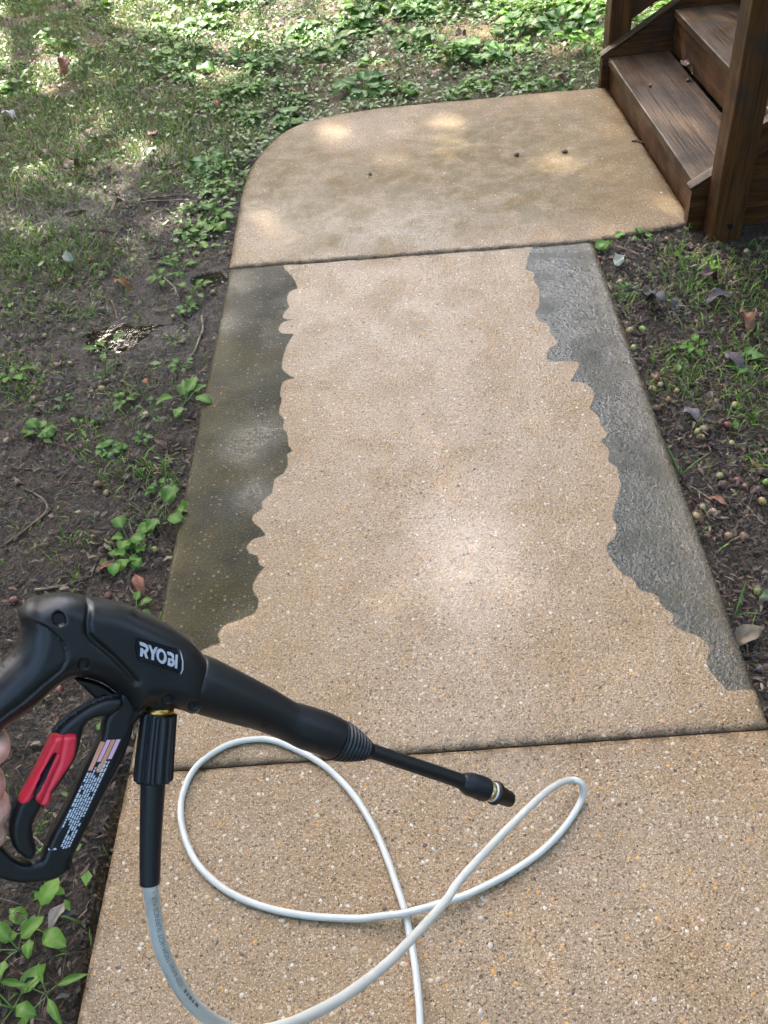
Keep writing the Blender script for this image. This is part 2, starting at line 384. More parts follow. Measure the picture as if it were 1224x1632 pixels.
# ------------------------------------------------------------------ walkway: three cast slabs
def G2(px, py): return gp(px, py, 0)[:2]
arc = catmull([(-0.625, 3.30), (-0.614, 3.507), (-0.579, 3.702), (-0.487, 3.913), (-0.368, 4.004), (-0.204, 4.046), (0.06, 4.058)], 5)
J = 0.0028
far_l, far_r = np.array((-0.614, 2.798)), np.array((0.606, 2.749))
near_l, near_r = np.array((-0.624, 0.903)), np.array((0.600, 0.908))
end_out = np.array([(-0.618, 2.803 + J), (0.608, 2.752 + J), (0.955, 2.812), (0.948, 2.85), (0.896, 4.036)] + [tuple(p) for p in arc[::-1]])
mid_out = np.array([near_l + (0, J), near_r + (0, J), far_r - (0, J), far_l - (0, J)])
near_out = np.array([(-0.640, -0.9), (0.600, -0.9), near_r - (0, J), near_l - (0, J)])
SLABS = [end_out, mid_out, near_out]
zoom = lambda pts, sc, ox, oy: [(ox + x / sc, oy + y / sc) for x, y in pts]
filmL = zoom([(790, 60), (805, 110), (860, 170), (890, 235), (835, 258), (820, 310), (838, 352), (798, 395), (800, 425), (862, 431), (792, 450), (768, 490), (790, 516), (868, 521),
              (822, 590), (790, 700), (800, 755), (875, 802), (802, 822), (778, 880), (786, 950), (768, 1015), (800, 1060), (795, 1110), (822, 1150), (830, 1222), (860, 1256), (820, 1280),
              (826, 1340), (800, 1395), (740, 1440), (725, 1520)], 3.948, 250, 400)
filmL += zoom([(665, 75), (668, 122), (612, 160), (605, 200), (655, 245), (694, 291), (602, 318), (568, 368), (598, 405), (642, 416), (640, 465), (684, 490), (652, 520), (610, 590), (608, 640),
               (642, 690), (622, 772), (512, 824), (430, 852), (388, 910), (402, 966), (330, 990), (270, 1020), (180, 1050), (60, 1070), (-60, 1080)], 3.948, 250, 780)
filmR = zoom([(125, 20), (118, 70), (92, 130), (75, 212), (132, 238), (130, 290), (168, 350), (166, 462), (138, 500), (168, 562), (232, 590), (245, 650), (290, 712), (232, 760), (232, 838), (412, 840),
              (442, 868), (376, 976), (472, 990), (532, 1030), (542, 1090), (508, 1160), (582, 1230), (585, 1270), (634, 1342), (576, 1390), (642, 1440), (642, 1530), (700, 1566)], 4.296, 820, 380)
filmR += zoom([(240, 60), (252, 130), (220, 250), (208, 320), (232, 370), (216, 430), (160, 490), (200, 560), (262, 642), (330, 680), (372, 742), (470, 775), (500, 840), (562, 890), (568, 952), (642, 990),
               (722, 1020), (778, 1080), (762, 1160), (800, 1240), (862, 1310), (880, 1342), (962, 1335), (1075, 1332), (1200, 1345)], 3.711, 920, 740)
def scallop(pts, sgn):
    P = np.array(pts, float); cuts = [0]
    for i in range(1, len(P) - 1):
        a, b = P[i] - P[i - 1], P[i + 1] - P[i]; turn = math.degrees(math.acos(np.clip(a @ b / (np.linalg.norm(a) * np.linalg.norm(b)), -1, 1)))
        if turn > 45 and sgn * P[i][0] > sgn * P[i - 1][0] and sgn * P[i][0] > sgn * P[i + 1][0]: cuts.append(i)
    cuts.append(len(P) - 1); out = [P[:1]]
    for i, j in zip(cuts[:-1], cuts[1:]): out.append(catmull(P[i:j + 1], 5)[1:])
    return np.vstack(out)
fl = np.array([G2(*p) for p in scallop(filmL, 1)]); fr = np.array([G2(*p) for p in scallop(filmR, -1)])
polyL = np.vstack([fl, [(-1.2, fl[-1][1])], [(-1.2, fl[0][1])]]); polyR = np.vstack([fr, [(1.2, fr[-1][1])], [(1.2, fr[0][1])]])
def film_sd(P):
    out = np.full(len(P), -1.0)
    for line, pg in ((fl, polyL), (fr, polyR)):
        d = seg_dist(P, line); s = np.where(inside(P, pg), d, -d); out = np.maximum(out, s)
    return out
def blob(P, cx, cy, rx, ry, a=0.0):
    c, s = math.cos(a), math.sin(a); dx, dy = P[:, 0] - cx, P[:, 1] - cy
    return np.exp(-(((dx * c + dy * s) / rx) ** 2 + ((-dx * s + dy * c) / ry) ** 2))
walk = obj('walkway', [(-0.60, -0.88, -0.10), (0.58, -0.88, -0.10), (0.58, 2.80, -0.10), (0.93, 2.84, -0.10), (0.88, 4.0, -0.10), (-0.2, 4.0, -0.10), (-0.58, 3.5, -0.10), (-0.60, 2.8, -0.10),
                       (-0.60, -0.88, -0.012), (0.58, -0.88, -0.012), (0.58, 2.80, -0.012), (0.93, 2.84, -0.012), (0.88, 4.0, -0.012), (-0.2, 4.0, -0.012), (-0.58, 3.5, -0.012), (-0.60, 2.8, -0.012)],
           [tuple(range(7, -1, -1)), tuple(range(8, 16))] + [(i, (i + 1) % 8, 8 + (i + 1) % 8, 8 + i) for i in range(8)], M['filler'], smooth_shade=False, kind='structure')
peb_cols = [(0.56, 0.30, 0.085), (0.52, 0.42, 0.29), (0.20, 0.11, 0.06), (0.54, 0.48, 0.40), (0.50, 0.25, 0.12), (0.09, 0.06, 0.05)]
def pebble_geo(x, y, r, k):
    a = np.linspace(0, 2 * np.pi, 7, endpoint=False) + rng.uniform(0, 6); e = rng.uniform(0.6, 1.0); th = rng.uniform(0, 3.14)
    rr = r * rng.uniform(0.8, 1.15, 7); ring = np.stack([rr * np.cos(a), e * rr * np.sin(a)], 1)
    ring = ring @ np.array([[math.cos(th), math.sin(th)], [-math.sin(th), math.cos(th)]])
    V = [(x + p[0], y + p[1], -0.0012) for p in ring] + [(x + 0.6 * p[0], y + 0.6 * p[1], 0.0006) for p in ring] + [(x, y, 0.0009)]
    F = [(i, (i + 1) % 7, 7 + (i + 1) % 7, 7 + i) for i in range(7)] + [(7 + i, 7 + (i + 1) % 7, 14) for i in range(7)]
    return V, F
slabs = []
for si, out in enumerate(SLABS):
    P, F, O = fill(out, 0.0095 if si == 1 else 0.014)
    d = seg_dist(P, O, True)
    z = -0.0045 * (1 - np.sqrt(np.clip(1 - (1 - np.clip(d / 0.008, 0, 1)) ** 2, 0, 1))) + 0.0016 * fbm(P[:, 0], P[:, 1], 0.25, 3, 3) + 0.0006 * fbm(P[:, 0], P[:, 1], 0.03, 2, 9)
    V = np.column_stack([P, z]); n = len(V)
    # side walls
    rim_idx = [int(np.argmin(((P - o) ** 2).sum(1))) for o in O]
    Vs = np.column_stack([P[rim_idx], np.full(len(rim_idx), -0.11)]); V = np.vstack([V, Vs])
    Fs = [(rim_idx[i], n + i, n + (i + 1) % len(O), rim_idx[(i + 1) % len(O)]) for i in range(len(O))]
    Q = V[:, :2]
    # orientation check
    area = 0.5 * np.sum(O[:, 0] * np.roll(O[:, 1], -1) - np.roll(O[:, 0], -1) * O[:, 1])
    if area < 0: Fs = [f[::-1] for f in Fs]
    f0 = V[F[0]]; 
    Ft = [tuple(f) if np.cross(V[f[1]] - V[f[0]], V[f[2]] - V[f[0]])[2] > 0 else tuple(f[::-1]) for f in F]
    film = film_sd(Q) if si == 1 else np.full(len(Q), -1.0)
    edge = np.minimum(np.abs(Q[:, 0] + 0.619), np.abs(Q[:, 0] - 0.603))
    side_r = smooth(0.0, 0.3, Q[:, 0])
    thin = np.clip(0.22 * (1 - side_r) * np.exp(-edge / 0.10) + np.exp(-edge / 0.05) * (0.30 + 0.65 * side_r) + 0.38 * side_r * np.exp(-edge / 0.22), 0, 1)
    stain = np.zeros(len(Q)); wet = np.full(len(Q), 0.75)
    if si == 0:
        stain = np.clip(1.0 * blob(Q, -0.25, 3.2, 0.33, 0.32) + 0.75 * blob(Q, 0.30, 3.1, 0.45, 0.20, 0.2) + 0.7 * blob(Q, -0.45, 3.72, 0.14, 0.16) + 0.6 * blob(Q, 0.45, 3.6, 0.3, 0.3) + 0.5 * blob(Q, 0.25, 3.45, 0.3, 0.2)
                        + 0.50 + 0.8 * blob(Q, -0.42, 3.45, 0.16, 0.35) + 0.4 * blob(Q, 0.0, 2.95, 0.5, 0.10) - 1.2 * blob(Q, -0.53, 3.05, 0.12, 0.2) - 0.8 * blob(Q, -0.2, 3.75, 0.3, 0.16) - 0.9 * np.exp(-np.abs(Q[:, 1] - 2.78) / 0.05), 0, 1)
        wet = 0.30 + 0.5 * blob(Q, 0.0, 2.95, 0.5, 0.22) + 0.3 * blob(Q, -0.5, 3.1, 0.2, 0.3)
    if si == 1:
        wl = 0.30 + sum(0.8 * blob(Q, *G2(*p), 0.06, 0.07) for p in [(390, 710), (400, 785), (352, 520), (370, 455), (420, 700)])
        wet = np.clip(np.where(film > 0, np.where(Q[:, 0] < 0, wl, 1.15), 0.7), 0, 1.2)
    if si == 2: wet = np.full(len(Q), 0.45)
    rim = np.exp(-seg_dist(Q, O, True) / 0.02); rim[n:] = 6.0; g0 = G2(740, 890); pool = np.clip(1.1 * blob(Q, g0[0], g0[1], 0.12, 0.16), 0, 1) if si == 1 else np.zeros(len(Q))
    fl_all = [tuple(int(i) for i in f) for f in Ft] + Fs
    o = obj('concrete_slab', V, fl_all, M['concrete'], walk, True, dict(film=film, thin=thin, stain=stain, wet=wet, rim=rim, pool=pool, sky_tint_side=smooth(-0.1, 0.2, Q[:, 0])))
    o['label'] = ['brown and green stained end slab with one rounded corner', 'half washed slab with dark algae left along both edges', 'clean tan slab under the white hose'][si]
    slabs.append(o)
    # larger stones proud of the surface
    npb = [120, 700, 650][si]; parts = []; cols = []
    lo, hi = out.min(0), out.max(0); cnt = 0; big = 0
    cand = np.column_stack([rng.uniform(lo[0], hi[0], npb * 3), rng.uniform(max(lo[1], 0.35), hi[1], npb * 3)])
    cand = cand[inside(cand, out)]; cand = cand[seg_dist(cand, resample(out, 0.06, True), True) > 0.015]
    cfilm = film_sd(cand) > 0 if si == 1 else np.zeros(len(cand), bool)
    for (x, y), onfilm in zip(cand, cfilm):
        if cnt >= npb: break
        k = rng.choice(6, p=[0.20, 0.28, 0.12, 0.26, 0.08, 0.06]); r = rng.uniform(0.0026, 0.0058)
        dark = 0.22 if onfilm else 1.0
        if onfilm and rng.random() < 0.45: continue
        if r > 0.0051 and y < 2.0 and big < 40:
            v, f = pebble_geo(x, y, r, k); big += 1
            obj('pebble', v, f, M['pebble'], o, True, dict(tint=np.tile(np.array(peb_cols[k]) * dark, (len(v), 1))))
        else:
            v, f = pebble_geo(x, y, r, k); parts.append((v, f)); cols.append(np.tile(np.array(peb_cols[k]) * dark, (len(v), 1)))
        cnt += 1
    v, f = merge(parts); obj('aggregate', v, f, M['pebble'], o, True, dict(tint=np.vstack(cols)), kind='stuff')
def slab_clear(P, pad=0.0):
    P = np.atleast_2d(P); r = np.ones(len(P), bool)
    for out in SLABS:
        r &= ~inside(P, out)
        if pad: r &= seg_dist(P, out, True) > pad
    return r

# ------------------------------------------------------------------ ground sheet
ST_O = np.array((0.957, 2.79)); ST_W = np.array((-0.0440, 0.99903)); ST_D = np.array((0.99903, 0.0440))     # steps: near front corner, along the tread, into the flight
def st(w, d): return ST_O + ST_W * w + ST_D * d
channel = np.array([G2(*p) for p in [(212, 1215), (200, 1262), (186, 1310), (172, 1360), (166, 1410), (158, 1460), (152, 1510), (146, 1560), (140, 1610), (130, 1680)]]) + np.array((-0.020, 0))
PUD = [(*G2(215, 520), 0.20, 0.14), (*G2(275, 258), 0.09, 0.07), (*G2(325, 435), 0.09, 0.07), (*G2(120, 330), 0.14, 0.08)]
PUD_Z = -0.026
def gz(x, y):
    x = np.asarray(x, float); y = np.asarray(y, float)
    z = -0.022 + 0.012 * fbm(x, y, 0.55, 3, 21) + 0.009 * fbm(x, y, 0.09, 3, 22) + 0.0055 * fbm(x, y, 0.030, 2, 23)
    z = z + 0.03 * smooth(4.5, 7.5, y) - 0.008 * smooth(-0.8, -0.62, x) * (x < 0)
    Q = np.stack([x.ravel(), y.ravel()], 1); sh = x.shape
    near = (np.abs(Q[:, 0]) < 1.3) & (Q[:, 1] < 2.2) & (Q[:, 0] < -0.5)
    zz = z.ravel().copy()
    if near.any():
        dch = seg_dist(Q[near], channel); ec = np.exp(-(dch / 0.021) ** 4); zz[near] = zz[near] * (1 - ec) + ec * (-0.046 + 0.15 * (zz[near] + 0.022))
    for (cx, cy, rx, ry) in PUD:
        e = np.exp(-(((Q[:, 0] - cx) / rx) ** 2 + ((Q[:, 1] - cy) / ry) ** 2) * 1.5)
        zz = zz * (1 - e) + (PUD_Z - 0.0035 + 0.0055 * fbm(Q[:, 0], Q[:, 1], 0.16, 2, 31)) * e
    zz = np.minimum(zz, -0.006 - 0 * zz) if False else zz
    nearwalk = (Q[:, 0] > -0.85) & (Q[:, 0] < 1.2) & (Q[:, 1] < 4.3)
    if nearwalk.any():
        S = Q[nearwalk]; ins = ~slab_clear(S); dd = np.full(len(S), 9.0)
        for out in SLABS: dd = np.minimum(dd, seg_dist(S, resample(out, 0.2, True), True))
        zc = zz[nearwalk]; zc = np.where(ins & (dd > 0.02), -0.09, np.minimum(zc, -0.012 - 0.012 * np.exp(-dd / 0.03)))
        zz[nearwalk] = zc
    return zz.reshape(sh)
def axis(lo, hi, step, far):
    a = np.arange(lo, hi, step); g = [hi]; s = step
    while g[-1] < far: s *= 1.35; g.append(g[-1] + s)
    h = [lo]; s = step
    while h[-1] > -far: s *= 1.35; h.append(h[-1] - s)
    return np.concatenate([h[:0:-1], a, g])
gx = axis(-2.9, 2.2, 0.013, 90); gy = axis(0.25, 6.9, 0.014, 90)
XX, YY = np.meshgrid(gx, gy); ZZ = gz(XX, YY)
V = np.column_stack([XX.ravel(), YY.ravel(), ZZ.ravel()]); nx, ny = len(gx), len(gy)
ii, jj = np.meshgrid(np.arange(nx - 1), np.arange(ny - 1)); b0 = (jj * nx + ii).ravel()
F = np.stack([b0, b0 + 1, b0 + nx + 1, b0 + nx], 1)
pv = V[:, 1]
dry = np.clip(smooth(3.4, 4.6, V[:, 1] - 0.25 * V[:, 0]) * (0.75 + 0.5 * fbm(V[:, 0], V[:, 1], 0.6, 2, 41)), 0, 1)
mulch = smooth(0.4, 0.6, V[:, 0]) * (1 - smooth(3.9, 4.3, V[:, 1]))
damp = np.zeros(len(V))
for (cx, cy, rx, ry) in PUD: damp = np.maximum(damp, np.exp(-(((V[:, 0] - cx) / (2.0 * rx)) ** 2 + ((V[:, 1] - cy) / (2.0 * ry)) ** 2)))
obj('ground', V, F, M['soil'], None, True, dict(dry=dry, mulch=mulch, damp=damp), kind='structure')

# standing water
def puddle(poly, z):
    P, F, O = fill(poly, 0.03)
    return np.column_stack([P, np.full(len(P), z)]), [tuple(f) if np.cross(P[f[1]] - P[f[0]], P[f[2]] - P[f[0]]) > 0 else tuple(f[::-1]) for f in F]
for (cx, cy, rx, ry) in PUD:
    a = np.linspace(0, 2 * np.pi, 28, endpoint=False)
    v, f = puddle(np.stack([cx + 0.85 * rx * np.cos(a), cy + 0.85 * ry * np.sin(a)], 1), PUD_Z)
    obj('puddle', v, f, M['water'], None, True, None, kind='structure')
nrm = np.gradient(channel, axis=0); nrm /= np.linalg.norm(nrm, axis=1)[:, None]; nrm = np.stack([-nrm[:, 1], nrm[:, 0]], 1)
v, f = puddle(np.vstack([channel + nrm * 0.028, (channel - nrm * 0.012)[::-1]]), -0.0355)
obj('puddle', v, f, M['water'], None, True, None, kind='structure')

# ------------------------------------------------------------------ wooden steps
steps = thing(empty('wooden_steps', (*st(0.62, 0.3), 0)), 'brown weathered timber steps with square posts at the end slab', 'steps')
def world_child(o, parent):
    o.parent = parent; o.matrix_parent_inverse = parent.matrix_world.inverted() if False else Matrix.Translation(-Vector(parent.location))
    return o
def board(name, P0, ax, ay, az, L, Wd, H, mat, bev=0.004, parent=steps, seg=14, wear=0.0):
    """a bevelled plank: P0 corner, unit axes, lengths; mesh has its long side along local X"""
    ax, ay, az = (np.asarray(a, float) / np.linalg.norm(a) for a in (ax, ay, az))
    bm = bmesh.new(); bmesh.ops.create_cube(bm, size=1.0)
    for v in bm.verts: v.co = Vector((v.co.x * L, v.co.y * Wd, v.co.z * H))
    bmesh.ops.subdivide_edges(bm, edges=[e for e in bm.edges if abs(e.verts[0].co.x - e.verts[1].co.x) > L * 0.5], cuts=seg, use_grid_fill=True)
    bmesh.ops.bevel(bm, geom=[e for e in bm.edges if len(e.link_faces) == 2 and e.calc_face_angle(0) > 1.0], offset=bev, segments=2, affect='EDGES', profile=0.6)
    for v in bm.verts:
        v.co.y += wear * 0.004 * (vnoise(v.co.x * 12, v.co.z * 9, 5) - 0.5); v.co.z += wear * 0.004 * (vnoise(v.co.x * 10, v.co.y * 9, 6) - 0.5)
    me = bpy.data.meshes.new(name); bm.to_mesh(me); bm.free(); me.materials.append(mat)
    o = bpy.data.objects.new(name, me); C.objects.link(o)
    c = np.asarray(P0, float) + ax * L / 2 + ay * Wd / 2 + az * H / 2
    mw = Matrix.Identity(4)
    for i in range(3): mw[i][0], mw[i][1], mw[i][2], mw[i][3] = ax[i], ay[i], az[i], c[i]
    o.matrix_basis = mw; world_child(o, parent); return o
W3 = np.array((*ST_W, 0)); D3 = np.array((*ST_D, 0)); Z3 = np.array((0, 0, 1.0))
def S3(w, d, z): return np.array((*st(w, d), z))
TZ = [0.120, 0.277, 0.434]; TD = [0.0, 0.257, 0.514]
for k in range(3):
    zb = -0.06 if k == 0 else TZ[k - 1] + 0.001
    board('riser', S3(0.048, TD[k], zb), W3, D3, Z3, 1.188, 0.026, TZ[k] - 0.031 - zb, M['wood'], wear=1)
    board('tread', S3(0.048, TD[k] - 0.010, TZ[k] - 0.030), W3, D3, Z3, 1.188, 0.256 if k < 2 else 0.30, 0.030, M['tread'], 0.005, wear=0.35)
SL = np.array((*(ST_D * 1.0), 0.60)); SL /= np.linalg.norm(SL); SN = np.array((*(-ST_D * 0.60), 1.0)); SN /= np.linalg.norm(SN)
def stringer(w0, w1):
    prof = [(-0.032, -0.08), (0.45, -0.08), (0.95, 0.22), (0.95, 0.117 + 0.98 * 0.6), (-0.032, 0.117)]
    V = [S3(w, d, z) for w in (w0, w1) for d, z in prof]; n = len(prof)
    F = [tuple(range(n)), tuple(range(2 * n - 1, n - 1, -1))] + [(i, n + i, n + (i + 1) % n, (i + 1) % n) for i in range(n)]
    o = obj('stringer', np.array(V) - np.array(steps.location), F, M['wood'], steps, False)
    board('cap_strip', S3(w0 - 0.004, -0.036, 0.119), SL, W3, SN, 1.12, w1 - w0 + 0.008, 0.010, M['tread'], 0.002)
    return o
stringer(0.008, 0.044); stringer(1.240, 1.276)
board('post', S3(-0.085, 0.020, -0.09), Z3, D3, W3, 1.25, 0.098, 0.088, M['wood'], 0.006, wear=1)
board('post', S3(1.282, 0.000, -0.09), Z3, D3, W3, 1.25, 0.092, 0.090, M['wood'], 0.006, wear=1)
for w in (-0.060, 1.305):
    board('rail', S3(w, 0.112 + (0.008 if w < 0 else -0.02), 0.232), SL, W3, SN, 0.95, 0.038, 0.088, M['wood'], 0.004)
    for q in range(4):
        d = 0.27 + q * 0.13
        board('baluster', S3(w + 0.002, d, 0.232 + (d - 0.112) * 0.6 + 0.09), Z3, D3, W3, 0.75, 0.034, 0.034, M['wood'], 0.003)
# bolt in the near post
v, f = tube([S3(-0.0852, 0.075, 0.03), S3(-0.0900, 0.075, 0.03)], [0.010, 0.0085], 10)
obj('bolt', v - np.array(steps.location), f, M['hole'], steps, False)

# ------------------------------------------------------------------ shade tree (stands beyond the frame, throws the dappled shade)
tree = thing(empty('oak_tree', (-4.6, 10.2, 0)), 'tall oak tree shading the yard beyond the walkway', 'tree')
tp = np.array([(0, 0, -0.2), (0.05, 0, 1.5), (0.0, 0.1, 3.2), (0.15, -0.1, 5.0), (0.1, 0.1, 7.5), (0.2, 0, 9.5)])
parts = [tube(catmull(tp, 4), np.linspace(0.34, 0.07, 21), 12)]
for k in range(16):
    a = k * 2.4; z0 = 3.6 + k * 0.33; r = 3.6 * (1 - 0.4 * abs(z0 - 6) / 4)
    e = np.array((r * math.cos(a), r * math.sin(a), z0 + 1.1 + 0.4 * math.sin(k)))
    parts.append(tube(catmull([(0.1, 0, z0), tuple(np.array((0.1, 0, z0)) * 0.6 + e * 0.4 + np.array((0, 0, 0.25))), tuple(e)], 4), np.linspace(0.11, 0.02, 9), 6))
v, f = merge(parts); obj('trunk', v, f, M['bark'], tree)
def leaf_cards(n, centre, rad, size):
    c = rng.normal(size=(n, 3)); c /= np.linalg.norm(c, axis=1)[:, None]; c *= (rng.uniform(0.15, 1, n) ** 0.45)[:, None]
    P = centre + c * rad
    P = P[fbm(P[:, 0] * 1.0 + P[:, 2] * 0.6, P[:, 1] + P[:, 2] * 0.4, 1.3, 2, 77) > -0.42]
    n = len(P); ax = rng.normal(size=(n, 3)); ax /= np.linalg.norm(ax, axis=1)[:, None]
    b = rng.normal(size=(n, 3)); b -= ax * (b * ax).sum(1)[:, None]; b /= np.linalg.norm(b, axis=1)[:, None]
    s = size * rng.uniform(0.7, 1.3, n)[:, None]
    q = [P - ax * s, P - ax * s * 0.2 + b * s * 0.5, P + ax * s, P - ax * s * 0.2 - b * s * 0.5]
    return P, np.stack(q, 1)
LP, LQ = leaf_cards(34000, np.array((0.2, -0.6, 8.0)), np.array((4.3, 5.0, 3.1)), 0.13)
Pw = LP + np.array((-4.6, 10.2, 0))
sx = Pw[:, 0] - SUN_DIR.x / SUN_DIR.z * Pw[:, 2]; sy = Pw[:, 1] - SUN_DIR.y / SUN_DIR.z * Pw[:, 2]
keep = np.ones(len(LP), bool)
GAPS = [(*G2(235, 70), 0.62, 0.30), (*G2(610, 208), 0.50, 0.24), (*G2(120, 20), 0.3, 0.2), (*G2(480, 30), 0.4, 0.12), (*G2(720, 60), 0.35, 0.12)]
for (cx, cy, rx, ry) in GAPS: keep &= ((sx - cx) / rx) ** 2 + ((sy - cy) / ry) ** 2 > 1.6 * (rng.random(len(sx)) < (0.62 if cy > 4.4 else 0.30))
def mirror_dist(px, py):                 # distance of leaves from the line of sight mirrored in the wet ground
    p = gp(px, py, 0); r = ray(px, py); r = r / np.linalg.norm(r); r[2] = -r[2]
    w_ = Pw - p; return np.linalg.norm(w_ - np.outer(w_ @ r, r), axis=1)
for px, py, rad in [(215, 525, 0.75), (272, 258, 0.6), (325, 440, 0.55), (392, 715, 0.5), (400, 790, 0.35), (350, 515, 0.5), (360, 440, 0.4)]: keep &= mirror_dist(px, py) > rad * rng.uniform(0.7, 1.3, len(Pw))
keep &= ~((sy > 4.55) & (rng.random(len(sy)) < 0.90)); keep &= ~((sx < -0.75) & (sy > 3.0) & (rng.random(len(sy)) < 0.6))
LQ = LQ[keep]; n = len(LQ)
obj('crown', LQ.reshape(-1, 3), np.arange(n * 4).reshape(n, 4), M['crown'], tree, False, dict(tint=np.repeat(rng.uniform(0, 1, n), 4)), kind='stuff')

# ------------------------------------------------------------------ spray gun (held in the air; its middle plane leans away towards the nozzle)
INVD = lambda x, y: 1.5625 - 0.000493 * x - 0.00008 * (y - 1150)
def Gm(x, y): return dp(x, y, 1.0 / INVD(x, y))
_a, _b, _c = Gm(100, 1000), Gm(700, 1000), Gm(100, 1400)
GN = np.cross(_b - _a, _c - _a); GN /= np.linalg.norm(GN)
if GN @ (CAM - _a) < 0: GN = -GN
def Gt(x, y, t=0.0): return Gm(x, y) + GN * t
def pxm(x, y): return (1.0 / INVD(x, y)) / FPX          # metres per pixel there
gun = thing(empty('spray_gun', Gm(150, 1100)), 'black pressure washer spray gun with red trigger lock held over the walkway', 'spray gun')
GL = np.array(gun.location)
def gobj(name, V, F, mat, parent=gun, smooth_shade=True, **props):
    return obj(name, np.asarray(V) - GL, F, mat, parent, smooth_shade, None, **props)
def inflate(name, outline, T, Rpx, step, mat, mod=None, t0=0.0, smooth_n=4, back=1.0, parent=gun, flat=1.0):
    O = catmull(outline, smooth_n, True) if smooth_n else np.asarray(outline, float)
    P, F, O = fill(O, step)
    d = seg_dist(P, O, True); k = np.clip(d / Rpx, 0, 1)
    h = T * np.sqrt(np.clip(1 - (1 - k) ** 2, 0, 1))
    hf = h + (mod(P) * (k > 0.05) if mod is not None else 0)
    top = np.array([Gt(x, y, t0 + z) for (x, y), z in zip(P, hf)]); bot = np.array([Gt(x, y, t0 - z * back - 0.0004) for (x, y), z in zip(P, h)])
    s = np.cross(top[F[0][1]] - top[F[0][0]], top[F[0][2]] - top[F[0][0]]) @ GN
    n = len(P); Ft = F if s > 0 else F[:, ::-1]; Fb = (F[:, ::-1] if s > 0 else F) + n
    rim = [int(np.argmin(((P - o) ** 2).sum(1))) for o in O]
    Fs = [(rim[i], rim[(i + 1) % len(rim)], n + rim[(i + 1) % len(rim)], n + rim[i]) for i in range(len(rim))]
    o = gobj(name, np.vstack([top, bot]), [tuple(int(i) for i in f) for f in Ft] + [tuple(int(i) for i in f) for f in Fb] + Fs, mat, parent)
    Oc = resample(O, 9, True)
    def hfun(x, y):
        q = np.array([[x, y]]); kk = np.clip(seg_dist(q, Oc, True) / Rpx, 0, 1)
        return float(t0 + T * np.sqrt(np.clip(1 - (1 - kk) ** 2, 0, 1))[0] + (mod(q)[0] if mod is not None else 0))
    return o, hfun
def groove(line, depth, w): return lambda P: -depth * np.exp(-(seg_dist(P, line) / w) ** 2)
step_line = np.array([(133, 930), (134, 960), (129, 985), (130, 1000), (138, 1010), (165, 1032), (185, 1052), (205, 1075)])
seam = catmull([(33, 988), (44, 984), (60, 987), (78, 1000), (92, 1015), (97, 1030), (95, 1048), (85, 1061), (60, 1082), (30, 1108), (0, 1130), (-60, 1180)], 4)
badge_px = [(201.4, 1004), (271, 1024), (273.5, 1045), (272.5, 1062), (203, 1039)]
g1, g2 = groove(step_line, 0.0030, 4.5), groove(seam, 0.0011, 1.6)
HOLES = [(86, 978, 9.5), (124.5, 1048, 7.5), (256, 1104, 8), (297, 1113, 7)]
def body_mod(P):
    m_ = g1(P) + g2(P)
    for (hx, hy, ra) in HOLES: m_ = m_ - 0.0045 * smooth(1.25, 0.85, np.linalg.norm(P - (hx, hy), axis=1) / ra)
    grip = inside(P, np.vstack([seam, [(-120, 1100), (-30, 1040), (20, 960)]]))
    return m_ - 0.0016 * grip
body_out = [(-190, 1250), (-120, 1182), (-60, 1118), (0, 1058), (13, 1047), (24, 1034), (31, 1014), (33, 995), (30.5, 975), (44, 957), (68, 948), (103, 944), (137, 949), (178, 956), (206, 965), (240, 980),
            (274, 998), (302, 1017), (319, 1036), (331, 1058), (334, 1085), (326, 1118), (306, 1136), (285, 1130), (255, 1124), (232, 1124), (215, 1134), (202, 1126), (190, 1108), (165, 1089), (140, 1080), (118, 1078), (106, 1082),
            (86, 1096), (51, 1127), (0, 1163), (-60, 1222), (-130, 1295), (-165, 1300)]
body, hb = inflate('housing', body_out, 0.0235, 42, 2.7, M['black'], body_mod, smooth_n=3)
# near-black piece painting in the shade inside the trigger slot
inflate('trigger_slot_shade', [(118, 1080), (140, 1081), (166, 1091), (190, 1110), (186, 1120), (165, 1108), (152, 1112), (135, 1097)], 0.006, 5, 3, M['hole'], t0=0.002)
guard_out = [(200, 1085), (215, 1100), (232, 1118), (224, 1136), (212, 1150), (206, 1174), (192, 1209), (165, 1260), (137, 1315), (119, 1353), (110, 1377), (93, 1391), (69, 1399), (31, 1401), (0, 1394), (-60, 1372), (-130, 1330), (-185, 1280),
             (-150, 1275), (-90, 1322), (-40, 1340), (-8, 1332), (6, 1346), (20, 1360), (38, 1368), (61, 1362), (69, 1346), (79, 1322), (103, 1277), (130, 1219), (156, 1171), (162, 1140), (178, 1118), (186, 1098)]
guard, hg = inflate('trigger_guard', guard_out, 0.0085, 8, 3.0, M['black'], lambda P: -0.0010 * np.clip(seg_dist(P, [(215, 1120), (205, 1165), (125, 1330), (112, 1365)]) < 7, 0, 1), t0=0.003, smooth_n=3)
trig_out = [(190, 1106), (185, 1102), (158, 1106), (130, 1119), (103, 1137), (82, 1158), (60, 1205), (38, 1250), (22, 1271), (12, 1305), (14, 1329), (22, 1347), (44, 1361), (55, 1348), (51, 1330), (50, 1305), (65, 1275), (90, 1245), (118, 1198), (127, 1165), (132, 1149), (148, 1138), (175, 1132), (191, 1119)]
trig, ht = inflate('trigger', trig_out, 0.0095, 11, 2.6, M['black'], t0=0.007, smooth_n=3)
slot_line = np.array([(80, 1190), (62, 1222), (45, 1260), (38, 1272)])
